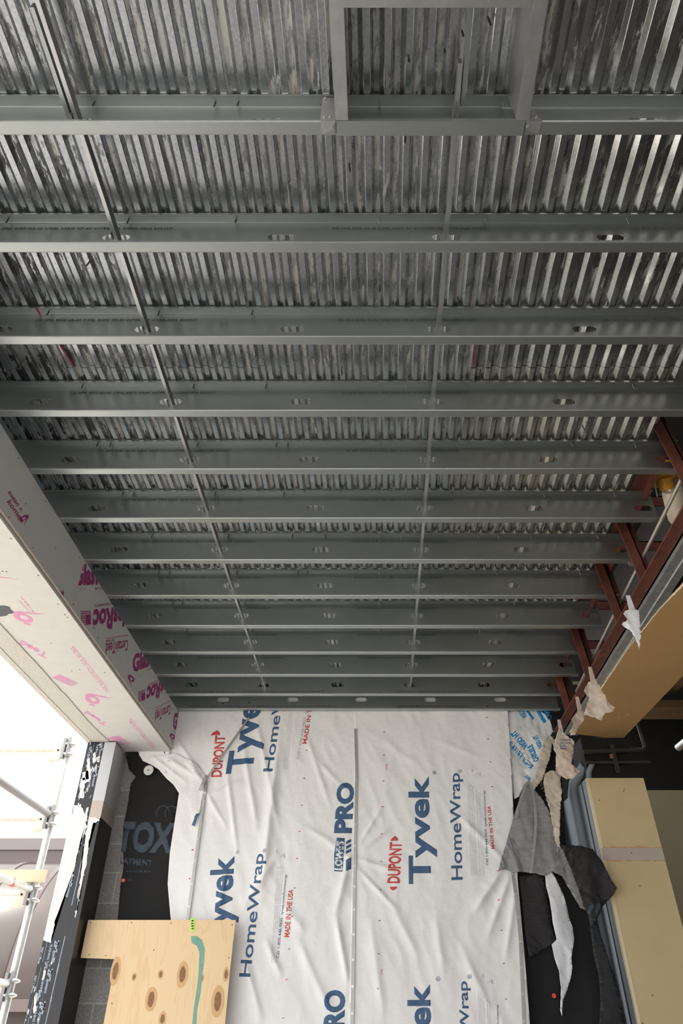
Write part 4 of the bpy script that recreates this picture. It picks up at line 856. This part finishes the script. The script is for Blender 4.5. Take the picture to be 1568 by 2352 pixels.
mb = MB(); xa = 1.485; mb.box((xa, 2.62, h + D + .002), (xa + .085, 5.7, h + D + .01), 'rust', SK); mb.box((xa + .077, 2.62, h + D - .05), (xa + .085, 5.7, h + D + .01), 'rust', SK)
mb.build('ledger_angle', None, 'red steel ledger just beyond the right edge of the ribbed deck', 'steel framing', GR)
# galvanized strip and tan soffit
def gx(y): return 1.61 + .042 * y
mb = MB(); ya, yb2 = 1.2, 5.58; nseg = 60; vs = []
for i in range(nseg + 1):
    y = ya + (yb2 - ya) * i / nseg; w_ = .006 * noise.noise(Vector((y * 3, 0, 0)))
    x = gx(y); vs += [(x + w_, y, 2.035), (x + w_, y, 1.998), (x + .05 + w_ * .5, y, 1.996), (x + .055 + w_ * .5, y, 1.990), (x + .105, y, 1.992 + w_ * .3)]
fs = [(5 * i + k, 5 * i + 5 + k, 5 * i + 6 + k, 5 * i + 1 + k) for i in range(nseg) for k in range(4)]
mb.add(vs, fs, 'track'); mb.build('galvanized_corner_strip', None, 'dented galvanized strip between the red angle and the tan soffit', 'metal strip', solid=.0015, off=1)
ZT = 1.985
edge = []
rnd = random.Random(11)
ctrl = [(1.2, 1.80), (2.6, 1.84), (3.0, 1.86), (3.23, 1.885), (3.5, 1.85), (4.02, 1.835), (4.5, 1.85), (5.0, 1.868), (5.3, 1.872), (5.52, 1.86)]
def torn_x(y):
    for (a, xa_), (b, xb_) in zip(ctrl, ctrl[1:]):
        if a <= y <= b: return xa_ + (xb_ - xa_) * (y - a) / (b - a)
    return ctrl[-1][1]
N = 220
L1 = [(torn_x(1.2 + 4.32 * i / N) + .008 * noise.noise(Vector((i * .13, 0, 2))) + .004 * noise.noise(Vector((i * .7, 0, 5))), 1.2 + 4.32 * i / N) for i in range(N + 1)]
L2 = [(2.375 - .012 * i / N * 3, 1.2 + (5.66 - 1.2) * i / N) for i in range(N + 1)]
mb = MB(); k = N + 1
vs = [(x, y, ZT) for x, y in L1] + [(x, y, ZT) for x, y in L2] + [(x, y, ZT + .016) for x, y in L1] + [(x, y, ZT + .016) for x, y in L2]
mb.add(vs, [(i, i + 1, k + i + 1, k + i) for i in range(N)] + [(k + i, k + i + 1, 3 * k + i + 1, 3 * k + i) for i in range(N)], 'tan')
mb.add(vs, [(i, 2 * k + i, 2 * k + i + 1, i + 1) for i in range(N)] + [(2 * k + i, 3 * k + i, 3 * k + i + 1, 2 * k + i + 1) for i in range(N)] + [(N, 2 * k + N, 3 * k + N, k + N), (0, k, 3 * k, 2 * k)], 'cream')
for u, v, a in ((1540, 1530, 0), (1465, 1613, 0), (1482, 1614, 0), (1462, 1628, 0), (1420, 1647, 1), (1403, 1687, 0), (1409, 1688, 1), (1417, 1686, 0), (1422, 1684, 1), (1440, 1640, 1)):
    p = onZ(u, v, ZT - .0008); mb.add([p, p + Vector((.012, .002, 0)), p + Vector((.010, .006 + .02 * a, 0)), p + Vector((-.002, .005, 0))], [(0, 1, 2, 3)], 'cream')
mb.build('tan_soffit_panel', None, 'tan painted soffit panel with a torn edge over the doorway', 'soffit panel')
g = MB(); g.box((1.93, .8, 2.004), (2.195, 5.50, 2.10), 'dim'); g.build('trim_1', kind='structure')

# thin conduit
e = empty('conduit', (0, 0, 0), 'thin pale conduit running behind the red angle', 'pipe'); mb = MB()
pa, pb = onZ(1545, 1140, 2.20), onZ(1326, 1582, 2.20); d = (pb - pa)
mb.tube([pa - d * .6, pb + d * .02], .0105, 'conduit', 12); mb.build('tube', e)
for t in (.27, .97):
    p = pa + d * t; mb = MB(); mb.tube([p - d.normalized() * .012, p + d.normalized() * .012], .0135, 'conduit', 12); mb.box((p.x - .05, p.y - .003, p.z + .005), (p.x + .01, p.y + .003, p.z + .03), 'conduit'); mb.build('strap', e)
# yellow clamp and cream canister at the right edge
e = empty('yellow_fitting', (0, 0, 0), 'yellow cast fitting with a cream cylinder at the right edge', 'fixture')
c = onZ(1505, 1092, 2.52); mb = MB(); mb.tube([c + Vector((.02, 0, .03)), c + Vector((.02, 0, .0)), c + Vector((.02, 0, -.012))], [.10, .115, .085], 'yellow', 28); mb.tube([c + Vector((.055, .02, .0)), c + Vector((.075, .06, -.05))], [.045, .04], 'yellow', 20); mb.build('yellow_cap', e)
mb = MB(); p = c + Vector((-.01, .01, -.01)); mb.tube([p, onZ(1509, 1140, 2.44)], .004, 'screw_l', 8); mb.tube([p, p + Vector((0, 0, -.01))], .012, 'screw', 8); mb.build('bolt', e)
a, b = onZ(1532, 1112, 2.50), onZ(1548, 1196, 2.40); a.x += .02; b.x += .03; mb = MB()
mb.tube([a, a.lerp(b, .12)], [.03, .034], 'conduit', 18); mb.tube([a.lerp(b, .12), a.lerp(b, .2), a.lerp(b, .22), a.lerp(b, .9), b], [.052, .055, .058, .058, .05], 'jug', 24); mb.build('cylinder', e)
# ledge beyond the deck edge
mb = MB(); mb.box((1.60, 1.5, 2.72), (2.19, 2.46, 2.80), 'conc'); mb.box((1.60, 1.5, 2.62), (1.78, 2.46, 2.72), 'conc'); mb.build('concrete_ledge', None, 'grey concrete ledge glimpsed beyond the deck at right', 'ledge')
mb = MB(); mb.box((1.90, 2.70, 2.30), (2.18, 3.35, 2.32), 'jug'); mb.box((1.90, 2.70, 2.20), (1.92, 3.35, 2.30), 'jug'); mb.build('cream_panel', None, 'cream panel seen between the nearer red hangers', 'panel')

# ------------------------------------------------------------------ jamb, column and pipes on the right
yc = 5.60
xa = onY(1345, 1785, yc).x; xb = onY(1478, 1790, yc).x; zt = onY(1400, 1787, yc).z
e = empty('beige_column', (0, 0, 0), 'beige painted column below the tan soffit at right', 'column')
mb = MB(); mb.box((xa, yc, -1.55), (xb, yc + .03, zt), 'beige'); mb.box((xa, yc + .03, -1.55), (xb, 6.9, zt), 'blue')
za, zb_ = onY(1400, 1948, yc).z, onY(1400, 1976, yc).z
rnd = random.Random(2)
top = [(xa + (xb - xa) * i / 24, za + rnd.uniform(-.004, .008)) for i in range(25)]; bot = [(xa + (xb - xa) * i / 24, zb_ + rnd.uniform(-.006, .004)) for i in range(25)]
mb.add([(x, yc - .0012, z + .008) for x, z in top] + [(x, yc - .0012, z - .006) for x, z in bot], [(i, i + 1, 26 + i, 25 + i) for i in range(24)], 'tan')
mb.add([(x, yc - .0018, za) for x, z in top] + [(x, yc - .0018, zb_) for x, z in top], [(i, i + 1, 26 + i, 25 + i) for i in range(24)], 'pinkbeige')
for u, v in ((1432, 1818), (1376, 1838), (1450, 1959), (1469, 2035), (1433, 1812), (1498, 2286), (1475, 2350)):
    p = onY(u, v, yc - .002); mb.add([p + Vector((math.cos(t) * .006, 0, math.sin(t) * .004)) for t in [k * math.pi / 4 for k in range(8)]], [tuple(range(8))], 'brown')
mb.add([(xa - .001, yc - .0015, -1.5), (xa + .018, yc - .0015, -1.5), (xa + .018, yc - .0015, zt), (xa - .001, yc - .0015, zt)], [(0, 1, 2, 3)], 'cream')
mb.build('column_face', e)
mb = MB(); mb.box((xa + .03, yc + .02, zt), (xb - .01, 5.9, 1.985), 'black'); mb.build('black_top', e, 'black painted top of the column')
mb = MB(); mb.box((xa - .001, yc + .12, -1.5), (xa + .001, yc + .15, zt), 'black'); mb.build('joint', e)
mb = MB(); mb.tube([(xa - .035, yc + .30, -1.5), (xa - .035, yc + .30, zt - .05), (xa - .02, yc + .26, zt + .03), (xa + .05, yc + .1, zt + .13)], .042, 'blue', 18); mb.build('jamb_pipe', None, 'blue-grey painted round pipe beside the beige column', 'pipe', 'blue-grey pipes')
mb = MB(); mb.tube([(xa + .02, yc + .05, zt - .10), (xa + .04, yc + .02, zt + .05), (xa + .08, yc, zt + .12)], .022, 'blue', 14); mb.build('jamb_pipe', None, 'thin bent blue-grey pipe at the top of the jamb', 'pipe', 'blue-grey pipes')
g = MB(); g.box((1.50, 6.45, -1.6), (xa - .005, 6.50, 2.6), 'blue'); g.box((xa - .12, 6.3, -1.6), (xa - .09, 6.45, 2.2), 'blue'); g.build('wall_jamb', kind='structure')
def pipe(pts, r, label, m='pipe', y=5.56):
    mb = MB(); mb.tube([onY(u, v, y) for u, v in pts], r, m, 14); return mb.build('pipe', None, label, 'pipe', 'dark pipes over the column')
pipe([(1340, 1728), (1475, 1722), (1480, 1718), (1480, 1712), (1462, 1652)], .018, 'upper dark pipe with an elbow over the beige column')
pipe([(1346, 1751), (1493, 1750)], .013, 'lower straight dark pipe over the beige column')
pipe([(1345, 1708), (1385, 1706), (1422, 1700)], .045, 'short fat dusty pipe just under the tan soffit', 'brown', 5.72)
mb = MB(); a = onY(1403, 1710, 5.55); b = onY(1407, 1775, 5.56); mb.box((a.x - .012, 5.545, b.z), (a.x + .02, 5.56, a.z), 'pipe'); mb.tube([onY(1404, 1733, 5.54), onY(1406, 1742, 5.54)], .018, 'brown', 8); mb.build('pipe_clamp', None, 'corroded clamp joining the two dark pipes', 'bracket')
mb = MB(); mb.tube([onY(1556, 1718, 6.0), onY(1590, 1690, 5.8)], .03, 'conduit', 14); mb.build('pipe', None, 'shiny pipe end poking in at the right edge', 'pipe', 'dark pipes over the column')
mb = MB(); z0 = onY(1500, 1628, 7.0).z; z1 = onY(1500, 1612, 7.0).z; mb.box((2.75, 6.95, z0), (5.9, 7.05, z1), 'brown'); mb.box((2.95, 7.05, z1), (5.9, 7.5, z1 + .03), 'brown')
for x in (2.85, 3.5, 4.1): mb.box((x, 6.0, z1 + .1), (x + .1, 7.05, z1 + .2), 'brown')
mb.build('ceiling_timbers', None, 'brown timber ceiling frame in the dark room at right', 'timber')

# ------------------------------------------------------------------ outside on the left: scaffold and glazed canopy
ys = 6.35
top = onY(163, 1697, ys); xs = top.x
def zat(u, v): return onY(u, v, ys).z
lev = [(zat(165, 1722)), zat(130, 1880), zat(90, 2052), zat(40, 2268)]
e = empty('scaffold_post', (0, 0, 0), 'upright galvanized scaffold tube outside the left opening', 'scaffold', 'scaffold parts')
mb = MB(); mb.tube([(xs, ys, -1.6), (xs, ys, top.z)], .030, 'scaf', 18); mb.build('tube', e)
for z in lev:
    for dz in (.045, -.045):
        mb = MB(); mb.tube([(xs, ys, z + dz + .012), (xs, ys, z + dz), (xs, ys, z + dz - .010), (xs, ys, z + dz - .02)], [.034, .062, .062, .034], 'scaf', 20); mb.build('collar', e)
    mb = MB(); mb.box((xs - .04, ys - .06, z - .09), (xs - .015, ys - .025, z + .09), 'scaf_dk'); mb.box((xs + .005, ys - .065, z - .075), (xs + .02, ys - .03, z + .10), 'scaf_dk'); mb.build('wedge', e)
def ledger(z, label, m='scaf'):
    e = empty('scaffold_ledger', (0, 0, 0), label, 'scaffold', 'scaffold parts'); mb = MB(); mb.tube([(xs - .10, ys, z), (xs - 2.4, ys, z)], .0245, m, 16); mb.build('tube', e)
    mb = MB(); bm = bmesh.new(); pr = [(-.03, .06), (-.10, .04), (-.13, .0), (-.12, -.05), (-.16, -.085), (-.155, -.105), (-.07, -.10), (-.03, -.06)]
    lo = [(xs + a, ys - .018, z + b) for a, b in pr]; hi = [(xs + a, ys + .018, z + b) for a, b in pr]; n = len(pr)
    mb.add(lo + hi, [tuple(range(n))[::-1], tuple(range(n, 2 * n))] + [(i, (i + 1) % n, n + (i + 1) % n, n + i) for i in range(n)], 'scaf_rust')
    mb.tube([(xs - .085, ys - .019, z - .01), (xs - .085, ys - .021, z - .01)], .009, 'black', 10); bm.free(); mb.build('ledger_head', e)
ledger(lev[0], 'topmost level scaffold tube reaching left from the post', 'scaf_rust'); ledger(lev[1], 'second level scaffold tube with rusty underside', 'scaf_rust'); ledger(lev[2] - .0, 'level scaffold tube just below the wooden plank', 'scaf'); ledger(lev[3], 'lowest level scaffold tube in the bottom left corner', 'scaf')
for z, lab in ((lev[1] + .02, 'upper dark scaffold tube slanting towards the camera'), (lev[2] + .02, 'lower scaffold tube slanting towards the camera, marked with red tape'), (lev[3] + .02, 'bottom scaffold tube slanting towards the camera')):
    e = empty('scaffold_transom', (0, 0, 0), lab, 'scaffold', 'scaffold parts'); mb = MB(); mb.tube([(xs - .01 + SK * 0, ys - .05, z), (xs - .13, ys - 2.6, z)], .027, 'scaf_dk' if z == lev[1] + .02 else 'scaf', 16); mb.build('tube', e)
    if z == lev[2] + .02:
        mb = MB(); p = Vector((xs - .03, ys - .42, z)); mb.tube([p, p + Vector((0, .06, -.0))], .030, 'redtape', 16); mb.build('red_tape', e, 'strip of red tape')
mb = MB(); za, zb_ = onY(60, 2025, ys - .15).z, onY(60, 1997, ys - .15).z; xe = onY(103, 2010, ys - .15).x
mb.box((xe - 2.2, ys - .15, za), (xe, ys - .11, zb_), 'plank'); mb.build('timber_plank', None, 'short wooden plank lying on the scaffold tubes', 'plank')
# canopy
yv = 12.5; zt = onY(80, 1925, yv).z; x_a, x_b = -10.5, -3.6
g = MB(); g.box((x_a, yv, zt - .05), (x_b, yv + .3, zt), 'fascia'); g.box((x_a, yv - .05, zt - .19), (x_b, yv + .3, zt - .05), 'fascia'); g.box((x_a, yv - .02, zt - .42), (x_b, yv + .2, zt - .19), 'mullion')
e = empty('glazed_canopy', (0, 0, 0), 'barrel-curved glazed canopy with brown ribs behind the scaffold', 'canopy'); g.build('fascia', e)
Rr = 1.75; zc = zt - .42 - Rr
arc = [(yv - Rr * math.sin(t), zc + Rr * math.cos(t)) for t in [math.pi / 2 * i / 14 for i in range(15)]] + [(yv - Rr - .1, zc - 1.2), (yv - Rr - .1, zc - 3)]
mb = MB(); k = len(arc); mb.add([(x_a, y, z) for y, z in arc] + [(x_b, y, z) for y, z in arc], [(i, i + 1, k + i + 1, k + i) for i in range(k - 1)], 'glass', True); mb.build('glazing', e, solid=.012)
for j in range(11):
    x = x_b - .05 - j * .70; mb = MB(); vs = []
    for y, z in arc: vs += [(x - .035, y - .02, z + .02), (x + .035, y - .02, z + .02), (x + .035, y + .05, z - .03), (x - .035, y + .05, z - .03)]
    mb.add(vs, [(4 * i + a, 4 * i + (a + 1) % 4, 4 * i + 4 + (a + 1) % 4, 4 * i + 4 + a) for i in range(k - 1) for a in range(4)], 'mullion'); mb.build('rib', e)
for zz in (zc - .12,): mb = MB(); mb.box((x_a, yv - Rr - .10, zz - .13), (x_b, yv - Rr + .0, zz), 'mullion'); mb.build('transom', e)
g = MB(); g.box((-16, 15.5, -1.6), (x_b - 1.0, 16, 1.6), 'bgwall'); g.build('wall_neighbour', kind='structure')
